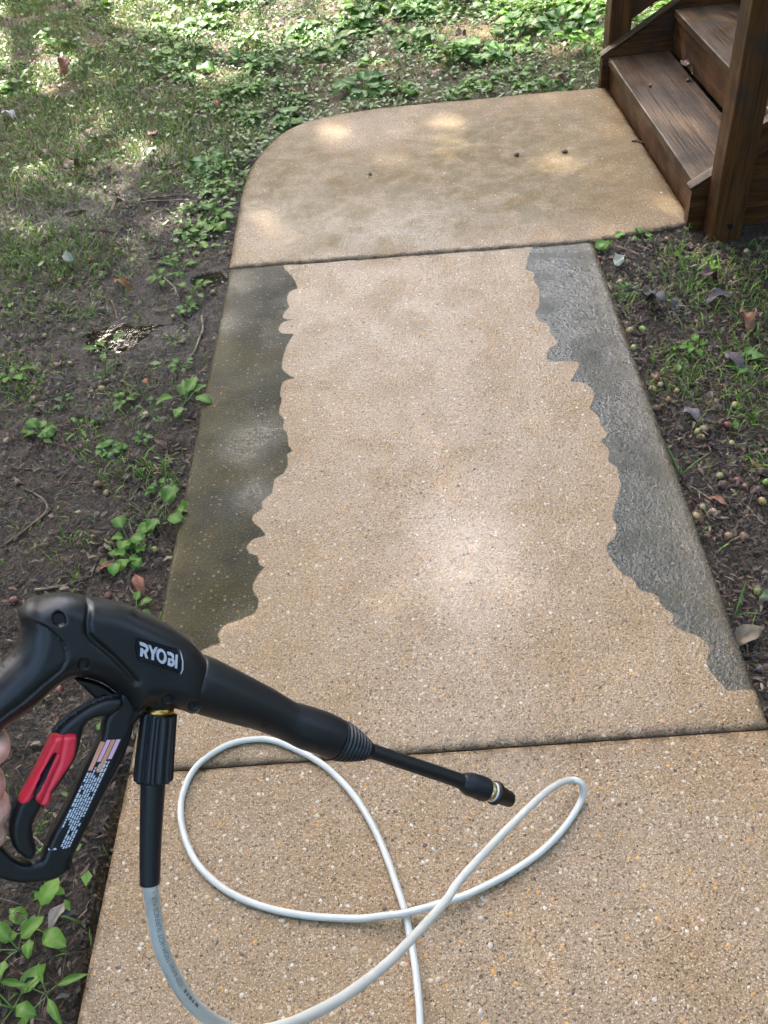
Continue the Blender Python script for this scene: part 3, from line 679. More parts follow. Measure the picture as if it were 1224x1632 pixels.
lock_out = [(77, 1163), (95, 1159), (111.5, 1158), (116.5, 1165), (112, 1195), (98, 1218), (83, 1240), (76.5, 1249), (76.5, 1260), (67, 1272), (57, 1269), (49, 1262), (40, 1266), (24, 1266), (38, 1240), (58, 1202)]
lock, hl = inflate('trigger_lock', lock_out, 0.0095, 7, 1.9, M['red'], lambda P: -0.0042 * (seg_dist(P, slot_line) < 4.2) - 0.0012 * np.exp(-(seg_dist(P, [(96, 1160), (88, 1200), (60, 1262)]) / 3.0) ** 2), t0=0.0125, smooth_n=2)
def gpoly(name, pts, hf, lift, mat, parent, holes=None):
    rings = [[Vector((x, y, 0)) for x, y in pts]] + [[Vector((x, y, 0)) for x, y in hsub] for hsub in (holes or [])]
    flat = [p for r_ in rings for p in r_]; tri = tessellate_polygon(rings)
    V = np.array([Gt(p.x, p.y, hf(p.x, p.y) + lift) for p in flat])
    F = []
    for t_ in tri:
        nn = np.cross(V[t_[1]] - V[t_[0]], V[t_[2]] - V[t_[0]]) @ GN
        F.append(tuple(t_) if nn > 0 else tuple(t_[::-1]))
    return gobj(name, V, F, mat, parent, False)
slot_poly = [(77, 1187), (80, 1185.5), (83, 1188), (82, 1193), (66, 1224), (50, 1261), (43, 1264), (47, 1250), (60, 1218)]
gpoly('lock_slot', slot_poly, lambda x, y: hl(x, y), 0.0004, M['rubber'], lock)
hbf = lambda x, y: max(hb(x, y), 0.0222)
badge = gpoly('badge', [(204, 1005), (268, 1023.5), (273, 1045), (271, 1062), (206, 1040), (202.5, 1022)], hbf, 0.0010, M['navy'], gun)
Zb = lambda pts: zoom(pts, 12.24, 190, 990)
hb0 = lambda x, y: hbf(x, y)
for pts, holes in [
    ([(230, 265), (320, 290), (375, 325), (405, 378), (403, 432), (378, 472), (365, 480), (400, 592), (345, 576), (310, 462), (298, 432), (330, 428), (352, 408), (350, 385), (325, 365), (240, 335)], None),
    ([(250, 380), (300, 394), (318, 470), (300, 500), (291, 553), (240, 541)], None),
    ([(400, 320), (450, 340), (487, 435), (530, 366), (580, 380), (515, 510), (505, 622), (453, 608), (460, 500)], None),
    ([(650 + 98 * math.cos(a) + 10 * math.sin(a), 543 + 142 * math.sin(a) + 22 * math.cos(a)) for a in np.linspace(0, 6.283, 28, endpoint=False)], [[(650 + 50 * math.cos(a), 543 + 84 * math.sin(a) + 10 * math.cos(a)) for a in np.linspace(0, 6.283, 20, endpoint=False)]]),
    ([(757, 455), (830, 470), (880, 505), (893, 560), (880, 592), (845, 585), (845, 560), (825, 535), (768, 515)], None),
    ([(775, 575), (845, 588), (882, 594), (905, 640), (900, 700), (870, 738), (830, 740), (762, 712)], [[(820, 630), (848, 638), (856, 662), (840, 684), (812, 668)]]),
    ([(920, 510), (966, 522), (948, 780), (902, 768)], None),
    ([(1000, 420), (1040, 500), (1068, 640), (1065, 800), (1020, 888), (1008, 880), (1036, 800), (1042, 640), (1022, 520)], None)]:
    gpoly('lettering', Zb(pts), hb0, 0.0016, M['silver'], badge, [Zb(h_) for h_ in holes] if holes else None)
# warning print on the guard: rows of word-long dashes, orange and pink headings
pe = np.array((-80.0, 171.0)); top_l, top_r = np.array((157.0, 1172.0)), np.array((187.0, 1170.5))
def cell(u0, u1, s0, s1):
    q = lambda u, s: tuple(top_l + (top_r - top_l) * u + pe * s)
    return [q(u0, s0), q(u1, s0), q(u1, s1), q(u0, s1)]
parts = {'p_white': [], 'p_orange': [], 'p_pink': []}
def dash(key, poly):
    V = [Gt(x, y, hg(x, y) + 0.0007) for x, y in poly]
    nn = np.cross(V[1] - V[0], V[2] - V[0]) @ GN; parts[key].append((V, [(0, 1, 2, 3) if nn > 0 else (3, 2, 1, 0)]))
heads = [(0.02, 0.22, 'p_orange', 0.02, 0.28), (0.26, 0.46, 'p_pink', 0.0, 0.20), (0.50, 0.72, 'p_orange', 0.0, 0.30), (0.76, 0.98, 'p_pink', 0.0, 0.18)]
for u0, u1, k, s0, s1 in heads:
    for q in range(8): dash(k, cell(u0, u1, s0 + (s1 - s0) * q / 8, s0 + (s1 - s0) * (q + 1) / 8))
for col in range(7):
    u0 = 0.03 + col * 0.138; u1 = u0 + 0.088
    s = [0.30, 0.30, 0.22, 0.22, 0.32, 0.32, 0.20][col]; s = s if col not in (5,) else 0.20
    end = [0.80, 0.74, 0.78, 0.98, 1.0, 1.0, 0.99][col]
    while s < end:
        l = rng.uniform(0.012, 0.045)
        if rng.random() < 0.93: dash('p_white', cell(u0, u1, s, min(s + l, end)))
        s += l + 0.008
for k, p in parts.items():
    v, f = merge(p); gobj('warning_print', v, f, M[k], guard, False)
v = [Gt(x, y, hg(x, y) + 0.0007) for x, y in [(73, 1343), (85, 1341), (85.5, 1343.5), (73.5, 1345.5)]]
gobj('warning_print', v, [(0, 1, 2, 3), (3, 2, 1, 0)][:1], M['p_white'], guard, False)
# screw recesses: near-black discs paint the shade inside each one
def hole(x, y, rx, ry, hf, a=0.0, parent=body):
    pts = [(x + rx * math.cos(t) * math.cos(a) - ry * math.sin(t) * math.sin(a), y + rx * math.cos(t) * math.sin(a) + ry * math.sin(t) * math.cos(a)) for t in np.linspace(0, 6.283, 18, endpoint=False)]
    gpoly('screw_hole_shade', pts, hf, 0.0012, M['hole'], parent)
hole(86, 978, 9.5, 8.5, lambda x, y: hb(86, 978)); hole(124.5, 1048, 5.5, 8.5, lambda x, y: hb(124.5, 1048), 0.45); hole(256, 1104, 6, 8, lambda x, y: hb(256, 1104), 0.5); hole(297, 1113, 5, 7.5, lambda x, y: hb(297, 1113), 0.6); hole(209, 971, 6, 3.5, hb, 0.5)
hole(105.5, 1368, 5.5, 9, hg, 0.3, guard)
def revolve(name, stations, mat, seg=24, parent=gun, shape=None, t0=0.0, smooth_shade=True):
    S_ = np.array(stations, float); P = np.array([Gt(x, y, t0) for x, y, r in S_]); r = np.array([r * pxm(x, y) for x, y, r in S_])
    v, f = tube(P, r, seg, True, shape); return gobj(name, v, f, mat, parent, smooth_shade)
def dense(stations, n=5):
    return catmull(stations, n)
fg = dense([(296, 1081, 30), (306, 1085, 44), (322, 1091, 45.5), (352, 1103, 43), (388, 1117, 39), (425, 1132, 34.5), (457, 1148, 31.5), (474, 1154, 33), (489, 1160, 34.5), (514, 1168, 34), (536, 1178, 32.5)], 4)
fore = revolve('foregrip', fg, M['black'])
ribs = []
for k in range(8):
    t = k / 7; x, y = 536 + 44 * t, 1178 + 16 * t; r = 33 - 15 * t ** 1.6
    ribs += [(x, y, r - 2.4), (x + 0.6, y + 0.2, r), (x + 3.2, y + 1.15, r - 0.4), (x + 3.8, y + 1.3, r - 2.8)]
ribs.append((590, 1197.5, 13))
revolve('ribbed_collar', ribs, M['rubber'], parent=fore)
def hole3(px, py, rx, ry, parent):
    # near-black disc painting a recess's shade on the round foregrip
    i = np.argmin((fg[:, 0] - px) ** 2 + (fg[:, 1] - py) ** 2); ax = fg[min(i + 1, len(fg) - 1)] - fg[max(i - 1, 0)]; ax = ax[:2] / np.linalg.norm(ax[:2]); nx_ = np.array((-ax[1], ax[0]))
    pts = []
    def hf(x, y):
        j = np.argmin(((fg[:, :2] - (x, y)) ** 2).sum(1)); off = abs((np.array((x, y)) - fg[j, :2]) @ nx_); r = fg[j, 2]
        return math.sqrt(max(r * r - off * off, 1)) * pxm(x, y)
    pts = [(px + rx * math.cos(t) * ax[0] + ry * math.sin(t) * nx_[0], py + rx * math.cos(t) * ax[1] + ry * math.sin(t) * nx_[1]) for t in np.linspace(0, 6.283, 14, endpoint=False)]
    gpoly('screw_hole_shade', pts, hf, 0.0008, M['hole'], parent)
hole3(411, 1146, 6.5, 5.5, fore); hole3(500, 1183, 6.5, 5, fore)
revolve('lance_tube', dense([(575, 1191, 12.2), (640, 1213, 12), (700, 1233, 12), (745, 1248.5, 12.2)], 3), M['black'])
revolve('quick_coupler', dense([(735, 1245, 12.5), (741, 1247, 16), (748, 1249.5, 18.5), (758, 1252.5, 19), (767, 1256, 19.6), (774, 1258.3, 18.6), (775, 1258.6, 14)], 3), M['rubber'])
revolve('gold_ring', [(774, 1258.3, 15.5), (781, 1261, 15.8), (783, 1261.6, 15.5)], M['gold'])
revolve('white_seal', [(783, 1261.6, 16), (785.5, 1262.6, 16)], M['white'])
noz = revolve('nozzle', [(785.5, 1262.6, 18), (787, 1263, 19), (791, 1264.6, 19), (792, 1265, 17), (794, 1265.7, 15), (812, 1274, 12.5), (813.5, 1274.6, 11.5), (813.2, 1274.4, 6), (806, 1271, 5.5)], M['nozzle'])
revolve('inlet_boss', [(252, 1090, 30), (254, 1118, 27), (254, 1125, 24)], M['black'])
revolve('inlet_ring', [(254, 1124, 23.5), (253.8, 1139, 23.5)], M['brass'])

# ------------------------------------------------------------------ hose with its coupling
hose = thing(empty('pressure_hose', gp(640, 1450, 0)), 'milky white pressure hose looping over the clean slab up to the gun', 'hose'); HL = np.array(hose.location)
def hobj(name, v, f, mat, parent=hose, smooth_shade=True): return obj(name, np.asarray(v) - HL, f, mat, parent, smooth_shade)
ns = 56; a = np.arange(ns) / ns * 2 * np.pi
st_ = np.array([(254, 1136, 26), (253.6, 1138, 27.5), (250, 1175, 28.5), (246.5, 1212, 29.6), (244.6, 1239, 30.3), (244.4, 1243, 29), (244.3, 1244, 21)])
shp = 1 + 0.045 * np.sign(np.sin(a * 14))[None, :] * np.array([0, 1, 1, 1, 1, 1, 0])[:, None]
P = np.array([Gt(x, y) for x, y, r in st_]); v, f = tube(P, [r * pxm(x, y) for x, y, r in st_], ns, True, shp)
hobj('coupling_nut', v, f, M['rubber'], hose, False)
sl = dense([(244.4, 1240, 20.2), (242, 1290, 18.6), (240, 1340, 17.3), (239, 1400, 16.2), (239, 1406, 16), (239, 1408, 14.5)], 4)
P = np.array([Gt(x, y) for x, y, r in sl]); v, f = tube(P, [r * pxm(x, y) for x, y, r in sl], 24); hobj('strain_relief', v, f, M['rubber'])
HR = 0.0060
air = [(239.5, 1396, None), (240, 1414, None), (244.5, 1450, 0.715), (254.5, 1503, 0.722), (273, 1548, 0.735), (297.5, 1589, 0.755), (328, 1619, 0.78), (365, 1639, 0.815), (405, 1645, 0.85), (449, 1636, 0.885), (485, 1622, 0.92), (547, 1589, 0.985),
       (612, 1540, 1.065), (661, 1491, 1.15), (710, 1436, 1.24), (732, 1404, 1.285), (780, 1351, 1.375), (832, 1298, 1.47), (876, 1258, 1.565), (905, 1244, 1.625)]
HP = [Gm(x, y) if d is None else dp(x, y, d) for x, y, d in air]
onground = [(922, 1245, 0.030), (930, 1258, 0.018), (924, 1281, 0), (897, 1322, 0), (859, 1360, 0), (808, 1394, 0), (746, 1425, 0.003), (710, 1437, 0.008), (677, 1447, 0.0125), (641, 1456, 0.0135), (608, 1460, 0.010), (567, 1464, 0.003), (485, 1459, 0), (416, 1444, 0), (359, 1418, 0), (318, 1381, 0), (297, 1342, 0),
            (288, 1300, 0), (292, 1263, 0), (312, 1223, 0), (348, 1195, 0), (380, 1182, 0), (420, 1178, 0), (455, 1187, 0), (503, 1211, 0), (536, 1237, 0), (567, 1272, 0), (595, 1318, 0), (615, 1363, 0), (632, 1411, 0), (645, 1452, 0), (654, 1495, 0), (661.5, 1540, 0), (667, 1588, 0), (669.5, 1632, 0), (672, 1720, 0), (640, 1850, 0), (560, 2050, 0)]
HP += [gp(x, y, HR + 0.001 + z) for x, y, z in onground]
HC = resample(catmull(HP, 10), 0.008); HC[:, 2] = np.maximum(HC[:, 2], HR + 0.0012)
v, f = tube(HC, HR, 16); hose_tube = hobj('tube', v, f, M['hose'])
# print along the hose, read towards the gun
fc = bpy.data.curves.new('print_font', 'FONT'); fc.body = 'KEEP AWAY FROM HOT SURFACES MAX. 1'; fc.size = 1.0
fo = bpy.data.objects.new('print_font', fc); C.objects.link(fo)
dg = bpy.context.evaluated_depsgraph_get(); tm = fo.evaluated_get(dg).to_mesh()
tv = np.array([tuple(q.co) for q in tm.vertices]); tf = [tuple(q.vertices) for q in tm.polygons]
fo.evaluated_get(dg).to_mesh_clear(); bpy.data.objects.remove(fo); bpy.data.curves.remove(fc)
s0 = 0.012; Ltxt = 0.104; w = tv[:, 0].max() - tv[:, 0].min(); hgt = 0.0038
arcl = np.concatenate([[0], np.cumsum(np.linalg.norm(np.diff(HC, axis=0), axis=1))])
visible0 = np.linalg.norm(Gm(239, 1408) - Gm(239.5, 1396)) + 0.003
def hose_pt(s, across, lift=0.00025):
    p = np.array([np.interp(s, arcl, HC[:, k]) for k in range(3)]); q = np.array([np.interp(s + 0.004, arcl, HC[:, k]) for k in range(3)])
    t_ = q - p; t_ /= np.linalg.norm(t_); vdir = CAM - p; vdir -= t_ * (vdir @ t_); vdir /= np.linalg.norm(vdir); side = np.cross(vdir, t_)
    ang = across / HR; return p + (HR + lift) * (math.cos(ang) * vdir + math.sin(ang) * side)
right = hose_pt(0.05, 0.001) - hose_pt(0.05, -0.001); right = right @ R[:, 0]
sg = 1 if right > 0 else -1                                # sg*across is towards the right of the hose
TV = [hose_pt(visible0 + (tv[:, 0].max() - x) / w * Ltxt, sg * (0.0019 - (y - 0.35) / 0.7 * hgt)) for x, y, z in tv]
TV = np.array(TV); hobj('print', TV, tf, M['hoseprint'], hose_tube, False)
pr = []
for k, (s, l) in enumerate([(0.110, 0.004), (0.116, 0.003), (0.121, 0.005), (0.128, 0.003), (0.134, 0.006)]):
    s += visible0; pr.append(([hose_pt(s, sg * 0.0005), hose_pt(s + l, sg * 0.0005), hose_pt(s + l, sg * 0.0030), hose_pt(s, sg * 0.0030)], [(0, 1, 2, 3)]))
v, f = merge(pr); hobj('print', v, f, M['hoseprint'], hose_tube, False)

# ------------------------------------------------------------------ hand on the grip (fingers come round the front of the handle)
def ball_chain(pts, rads):
    P = resample(catmull(np.column_stack([pts, rads]), 6), 0.004); out = []
    v, f = tube(P[:, :3], P[:, 3], 12); out.append((v, f))
    for k in (0, -1):
        bm = bmesh.new(); bmesh.ops.create_icosphere(bm, subdivisions=2, radius=P[k, 3]); bm.verts.ensure_lookup_table()
        out.append(([np.array(v_.co) + P[k, :3] for v_ in bm.verts], [tuple(q.index for q in f_.verts) for f_ in bm.faces])); bm.free()
    return out
parts = []
for (xk, yk, rr) in [(-6, 1186, 0.0092), (-14, 1246, 0.0092), (-6, 1283, 0.0092), (-9, 1321, 0.0080)]:
    base = Gt(-150, yk + 45, -0.042); kn = Gt(-70, yk + 6, -0.036); pip = Gt(xk - 8, yk - 2, -0.014); mid = Gt(xk + 1, yk, 0.004); dip = Gt(xk - 12, yk + 3, 0.020); tip = Gt(xk - 55, yk + 14, 0.031)
    parts += ball_chain(np.array([base, kn, pip, mid, dip, tip]), [rr * 1.2, rr * 1.18, rr * 1.06, rr * 1.0, rr * 0.98, rr * 0.86])
parts += ball_chain(np.array([Gt(-150, 1250, -0.042), Gt(-175, 1330, -0.040), Gt(-215, 1400, -0.030), Gt(-290, 1480, -0.02), Gt(-420, 1620, -0.02)]), [0.026, 0.027, 0.027, 0.026, 0.033])
parts += ball_chain(np.array([Gt(-150, 1230, -0.042), Gt(-190, 1290, -0.036), Gt(-240, 1330, -0.020)]), [0.022, 0.025, 0.024])
parts += ball_chain(np.array([Gt(-235, 1330, -0.015), Gt(-190, 1250, 0.006), Gt(-130, 1180, 0.026), Gt(-90, 1130, 0.032)]), [0.018, 0.013, 0.0115, 0.009])
v, f = merge(parts)
hloc = Gt(-200, 1320, -0.03)
hand = obj('hand', v - hloc, f, M['skin']); hand.location = hloc
thing(hand, 'bare hand holding the gun handle, curled fingers showing behind the trigger', 'hand')
rm = hand.modifiers.new('join', 'REMESH'); rm.mode = 'VOXEL'; rm.voxel_size = 0.0022; rm.use_smooth_shade = True
smm = hand.modifiers.new('soften', 'SMOOTH'); smm.factor = 0.6; smm.iterations = 5

# ------------------------------------------------------------------ unseen trees and leaf ring, added to block sky light
SKY_BLOCK_TREES = [((-6.5, -1.5), 1.9, 1.0, 'added broad oak tree blocking sky across the yard left of the walkway'), ((-3.2, 0.4), 4.0, 1.0, 'added oak tree blocking sky behind the near end of the walkway'),
         ((5.5, -2.5), 0.6, 1.05, 'added leaning oak tree blocking sky on the house side near the near slab'), ((6.6, 4.4), 2.9, 0.95, 'added dense oak tree blocking sky behind the wooden steps'), ((7.8, 11.5), 5.2, 1.0, 'added far oak tree blocking sky beyond the weed patch on the house side')]
for (x, y), rz, sc, lab in SKY_BLOCK_TREES:
    t_ = tree.copy(); C.objects.link(t_); t_.location = (x, y, 0); t_.rotation_euler = (0, 0, rz); t_.scale = (sc, sc, sc); t_['label'] = lab
    for ch in list(tree.children):
        c_ = ch.copy(); C.objects.link(c_); c_.parent = t_
nw = 42000; az = rng.uniform(0, 2 * np.pi, nw); rr = 14.5 + 5 * rng.random(nw); top = 8.0 + 2.5 * np.sin(az * 7) + 1.5 * np.sin(az * 17 + 1)  # leaf ring added to cut off the bright sky near the horizon
wz = rng.uniform(0, 1, nw) ** 0.8 * top; WPt = np.column_stack([rr * np.cos(az), 3 + rr * np.sin(az), wz])
ax_ = rng.normal(size=(nw, 3)); ax_ /= np.linalg.norm(ax_, axis=1)[:, None]; bx_ = rng.normal(size=(nw, 3)); bx_ -= ax_ * (bx_ * ax_).sum(1)[:, None]; bx_ /= np.linalg.norm(bx_, axis=1)[:, None]
sz_ = rng.uniform(0.25, 0.5, nw)[:, None]
WQ = np.stack([WPt - ax_ * sz_, WPt - ax_ * sz_ * 0.2 + bx_ * sz_ * 0.55, WPt + ax_ * sz_, WPt - ax_ * sz_ * 0.2 - bx_ * sz_ * 0.55], 1)
thing(obj('woodland', WQ.reshape(-1, 3), np.arange(nw * 4).reshape(nw, 4), M['crown'], None, False, dict(tint=np.repeat(rng.uniform(0, 1, nw), 4)), kind='stuff'), 'unseen leafy woodland added round the yard to block low sky', 'woodland')
for o in C.objects:
    if o.name.startswith('oak_tree'): o['group'] = 'oak trees round the yard'

# ------------------------------------------------------------------ plants and litter
def region(P):                                   # photo position of places on the ground, to follow where things grow
    P = np.atleast_2d(P); return proj(np.column_stack([P[:, :2], np.zeros(len(P))]))
def free(P, pad=0.01):
    P = np.atleast_2d(P); rel = P - ST_O; w_ = rel @ ST_W; d_ = rel @ ST_D
    pud = np.zeros(len(P), bool)
    for (cx, cy, rx, ry) in PUD: pud |= ((P[:, 0] - cx) / (0.75 * rx)) ** 2 + ((P[:, 1] - cy) / (0.75 * ry)) ** 2 < 1
    return slab_clear(P, pad) & ~(pud & (np.sin(P[:, 0] * 911 + P[:, 1] * 577) > -0.8)) & ~((d_ > -0.03) & (w_ > -0.10) & (w_ < 1.40))
def scatter(n, lo, hi, dens, pad=0.01, margin=60):
    out = []
    while sum(map(len, out)) < n:
        P = np.column_stack([rng.uniform(lo[0], hi[0], 6 * n + 50), rng.uniform(lo[1], hi[1], 6 * n + 50)])
        q = region(P); k = (q[:, 0] > -margin) & (q[:, 0] < 1224 + margin) & (q[:, 1] > -margin) & (q[:, 1] < 1632 + margin)
        P, q = P[k], q[k]; P = P[rng.random(len(P)) < dens(P, q)]
        P = P[free(P, pad)]; out.append(P)
    return np.vstack(out)[:n]
def hump(q, x, y, rx, ry): return np.exp(-((q[:, 0] - x) / rx) ** 2 - ((q[:, 1] - y) / ry) ** 2)
left_of = lambda P: P[:, 0] < -0.3
FARLO, FARHI = (-3.2, 3.0), (2.2, 7.2)

# --- leaf shapes
def leaf_geo(L, Wd, kind='ovate', curl=0.3, fold=0.25, wave=0.0, nr=7, twist=0.0):
    """one leaf from the origin along +X, petiole included; returns V, F, vein"""
    rows = np.linspace(0, 1, nr); V = []; vein = []
    for s in rows:
        if kind == 'ovate': w_ = math.sin(math.pi * min(1, s ** 0.8)) ** 0.75 if 0 < s < 1 else 0.0
        elif kind == 'round': w_ = math.sqrt(max(0, 1 - (2 * s - 1) ** 2))
        elif kind == 'lance': w_ = math.sin(math.pi * s ** 0.9) ** 1.1 if 0 < s < 1 else 0
        else: w_ = (math.sin(math.pi * min(1, s)) ** 0.7 if 0 < s < 1 else 0) * (0.62 + 0.38 * abs(math.cos(s * math.pi * 3.4)))
        w_ = max(w_, 0.03) * Wd / 2
        th = curl * s; x = L * (math.sin(th) / curl if abs(curl) > 1e-3 else s); z = L * ((1 - math.cos(th)) / curl if abs(curl) > 1e-3 else 0) * -1
        for c_ in (-1, -0.5, 0, 0.5, 1):
            V.append((x, w_ * c_ * math.cos(fold), z + abs(c_) * w_ * math.sin(fold) + wave * Wd * math.sin(9 * s + 3 * c_) * abs(c_) * 0.18)); vein.append(1.0 if c_ == 0 else 0.0)
    V = np.array(V); F = []
    for i in range(nr - 1):
        for j in range(4): F.append((i * 5 + j, i * 5 + j + 1, (i + 1) * 5 + j + 1, (i + 1) * 5 + j))
    return V, F, vein
def rotm(ax, a): return np.array(Matrix.Rotation(a, 3, ax))
def plant_leaf(L, kind, az, lift, pet, curl, fold, wave, Wd=None):
    Wd = Wd or L * {'ovate': 0.62, 'round': 0.9, 'lance': 0.26, 'lobed': 0.5}[kind]
    V, F, ve = leaf_geo(L, Wd, kind, curl, fold, wave)
    tipd = np.array((math.cos(lift), 0, math.sin(lift))) * pet
    V = V @ rotm('Y', -lift * 0.35).T + tipd
    pv = np.array([(0, -0.0012, 0), (0, 0.0012, 0), (tipd[0], 0.0009, tipd[2]), (tipd[0], -0.0009, tipd[2]), (tipd[0] * 0.5, -0.0011, tipd[2] * 0.62), (tipd[0] * 0.5, 0.0011, tipd[2] * 0.62)])
    pf = [(0, 1, 5, 4), (4, 5, 2, 3)]
    n = len(V); V = np.vstack([V, pv]); F = F + [tuple(i + n for i in f_) for f_ in pf]; ve = list(ve) + [0.8] * len(pv)
    return V @ rotm('Z', az).T, F, ve
def rosette(nl, L, kind, spread=1.0):
    out = []; a0 = random.uniform(0, 6)
    for k in range(nl):
        out.append(plant_leaf(L * random.uniform(0.6, 1.1), kind, a0 + k * 2.399 + random.uniform(-0.3, 0.3), random.uniform(0.25, 1.05) / spread, L * random.uniform(0.35, 0.9), random.uniform(0.1, 1.0), random.uniform(0.05, 0.45), random.uniform(0, 1)))
    return out
def leaf_mesh(name, leaves, mat):
    V, F = merge([(v_, f_) for v_, f_, _ in leaves]); ve = np.concatenate([e for *_, e in leaves]); ti = np.concatenate([np.full(len(v_), random.random()) for v_, *_ in leaves])
    return new_mesh(name, V, F, mat, True, dict(vein=ve, tint=ti))
weed_kinds = [('ovate', 'oval'), ('ovate', 'oval'), ('round', 'round'), ('lance', 'narrow')]
weed_meshes = []
for k in range(16):
    kd, word = weed_kinds[k % 4]; blue = k >= 10
    weed_meshes.append((leaf_mesh('weed', rosette(random.randint(7, 12), random.uniform(0.050, 0.072), kd), M['weed2'] if blue else M['weed']), word, 'bluish green' if blue else 'bright green'))

# --- individual broad-leaved plants whose leaves can be picked out
def big_plant(px, py, nl, L, kind, lab, mat, group=None, tilt=1.0):
    p = gp(px, py, -0.02); z = float(gz(np.array([p[0]]), np.array([p[1]]))[0])
    root = thing(empty('broadleaf_plant', (p[0], p[1], z)), lab, 'plant', group)
    for v_, f_, e_ in rosette(nl, L, kind, tilt):
        obj('leaf', v_, f_, mat, root, True, dict(vein=e_, tint=np.full(len(v_), random.random())))
    st_v, st_f = tube([(0, 0, -0.01), (0, 0, 0.006)], [0.005, 0.003], 6); obj('crown_base', st_v, st_f, mat, root)
EDGE = 'plants along the lawn edge of the half washed slab'
for a_ in [(296, 640, 6, 0.062, 'ovate', 'plant with glossy rounded leaves overhanging the edge of the half washed slab'), (262, 826, 4, 0.052, 'round', 'small round leaved plant beside the dark algae strip above the gun'),
           (205, 862, 5, 0.044, 'round', 'sparse plant with pale round leaves among twigs above the gun'), (288, 432, 6, 0.055, 'ovate', 'leafy plant by the joint of the stained end slab'), (310, 470, 5, 0.050, 'ovate', 'bright green plant next to a yellow acorn by the half washed slab'),
           (128, 682, 5, 0.052, 'lance', 'lone weed standing on bare mud far from the slab edge'), (170, 555, 4, 0.045, 'ovate', 'small weed on the rim of the widest puddle'), (190, 895, 5, 0.040, 'round', 'low weed with tiny leaves beside curled brown leaf'),
           (345, 355, 6, 0.060, 'round', 'plant with wide bluish leaves touching the stained slab side'), (322, 398, 5, 0.050, 'ovate', 'upright weed between twigs and the stained slab corner'), (345, 305, 7, 0.060, 'ovate', 'bushy pale green weed under the rounded slab corner'),
           (215, 965, 6, 0.035, 'ovate', 'fine leaved weed peeping over the top of the gun'), (55, 1478, 5, 0.050, 'ovate', 'plant with upright leaf growing in the mud under the gun'), (28, 1512, 4, 0.052, 'ovate', 'plant with a white root strand in the mud under the gun'),
           (72, 1582, 5, 0.056, 'lance', 'plant with long pointed leaf by the muddy water channel'), (18, 1605, 5, 0.058, 'ovate', 'wide leaved plant at the soil corner below the gun'), (75, 1412, 3, 0.034, 'ovate', 'seedling just below the trigger guard'),
           (165, 1150, 4, 0.036, 'ovate', 'seedling showing through the trigger guard loop'), (972, 392, 3, 0.055, 'round', 'plant with one upright round leaf beside the stained slab by the post'), (1024, 384, 4, 0.036, 'round', 'low round leaved seedling in the mulch near the wooden post')]:
    big_plant(*a_[:6], M['weed'], None)

# --- field of low weeds beyond the slab (one object each)
def weed_dens(P, q):
    x, y = q[:, 0], q[:, 1]
    d = np.where(y < 185, 0.25 + 0.75 * smooth(180, 320, x), 0.0) * (0.35 + 0.9 * (fbm(P[:, 0], P[:, 1], 0.45, 2, 51) > -0.18))
    d = np.where((y > 95) & (y < 150) & (x > 430) & (x < 760), d * 0.35, d)
    d = np.maximum(d, 1.0 * hump(q, 410, 205, 45, 40)); d = np.maximum(d, 1.0 * hump(q, 350, 285, 40, 45)); d = np.maximum(d, 1.0 * hump(q, 320, 350, 35, 35))
    strip = (seg_dist(P, SLABS[0], True) < 0.16) & (P[:, 1] > 3.55) & (P[:, 0] < 0.85); d = np.where(strip, np.maximum(d, 0.9), d)
    return np.clip(d, 0, 1)
WP = scatter(300, FARLO, FARHI, weed_dens, 0.03)
nearstrip = seg_dist(WP, SLABS[0], True) < 0.22
WZ = gz(WP[:, 0], WP[:, 1])
for k, (p, z) in enumerate(zip(WP, WZ)):
    me_, word, tone = weed_meshes[rng.integers(len(weed_meshes))]
    o = link('low_weed', me_); o.location = (p[0], p[1], z); o.rotation_euler = (rng.uniform(-0.2, 0.2), rng.uniform(-0.2, 0.2), rng.uniform(0, 6.28)); s_ = rng.uniform(0.8, 1.5) * (0.72 if p[1] < 4.35 else 1.0); o.scale = (s_,) * 3
    size = 'small' if s_ < 1.03 else ('large' if s_ > 1.27 else 'middling')
    qx, qy = region(p[None])[0]
    if nearstrip[k]: zone = 'crowding the curved rim of the end slab'
    elif p[0] > 0.75: zone = 'growing beside the far post of the steps'
    elif p[0] < -1.35: zone = 'growing in the thin far grass'
    elif p[1] < 4.75: zone = 'on the soil strip just behind the end slab'
    elif p[1] > 5.6: zone = 'at the far side of the weed patch'
    else: zone = 'in the middle of the weed patch'
    thing(o, f'{size} {tone} {word}-leaved weed {zone}', 'weed', f'{size} {tone} {word} leaved weeds {zone}')

for k, (px, py) in enumerate([(318, 330), (300, 372), (352, 262), (385, 228), (272, 420), (258, 452), (300, 492), (280, 545), (290, 585), (228, 700), (212, 888), (150, 600), (100, 640), (20, 600), (62, 690), (240, 660), (195, 640), (255, 780), (175, 720), (1000, 470), (1130, 430), (1105, 560), (1185, 580)]):
    p = gp(px, py, -0.02); me_, word, tone = weed_meshes[(k * 5) % len(weed_meshes)]
    if not free(p[None, :2], 0.01)[0]: continue
    o = link('seedling', me_); o.location = (p[0], p[1], float(gz(np.array([p[0]]), np.array([p[1]]))[0])); s_ = rng.uniform(0.4, 0.72); o.scale = (s_,) * 3; o.rotation_euler = (0, 0, rng.uniform(0, 6.28))
    zone = 'in the mulch beside the steps' if p[0] > 0 else ('along the slab edge on the lawn side' if p[0] > -0.85 else 'on open mud away from the slab')
    thing(o, f'{tone} {word}-leaved seedling {zone}', 'seedling', f'{tone} {word} leaved seedlings {zone}')

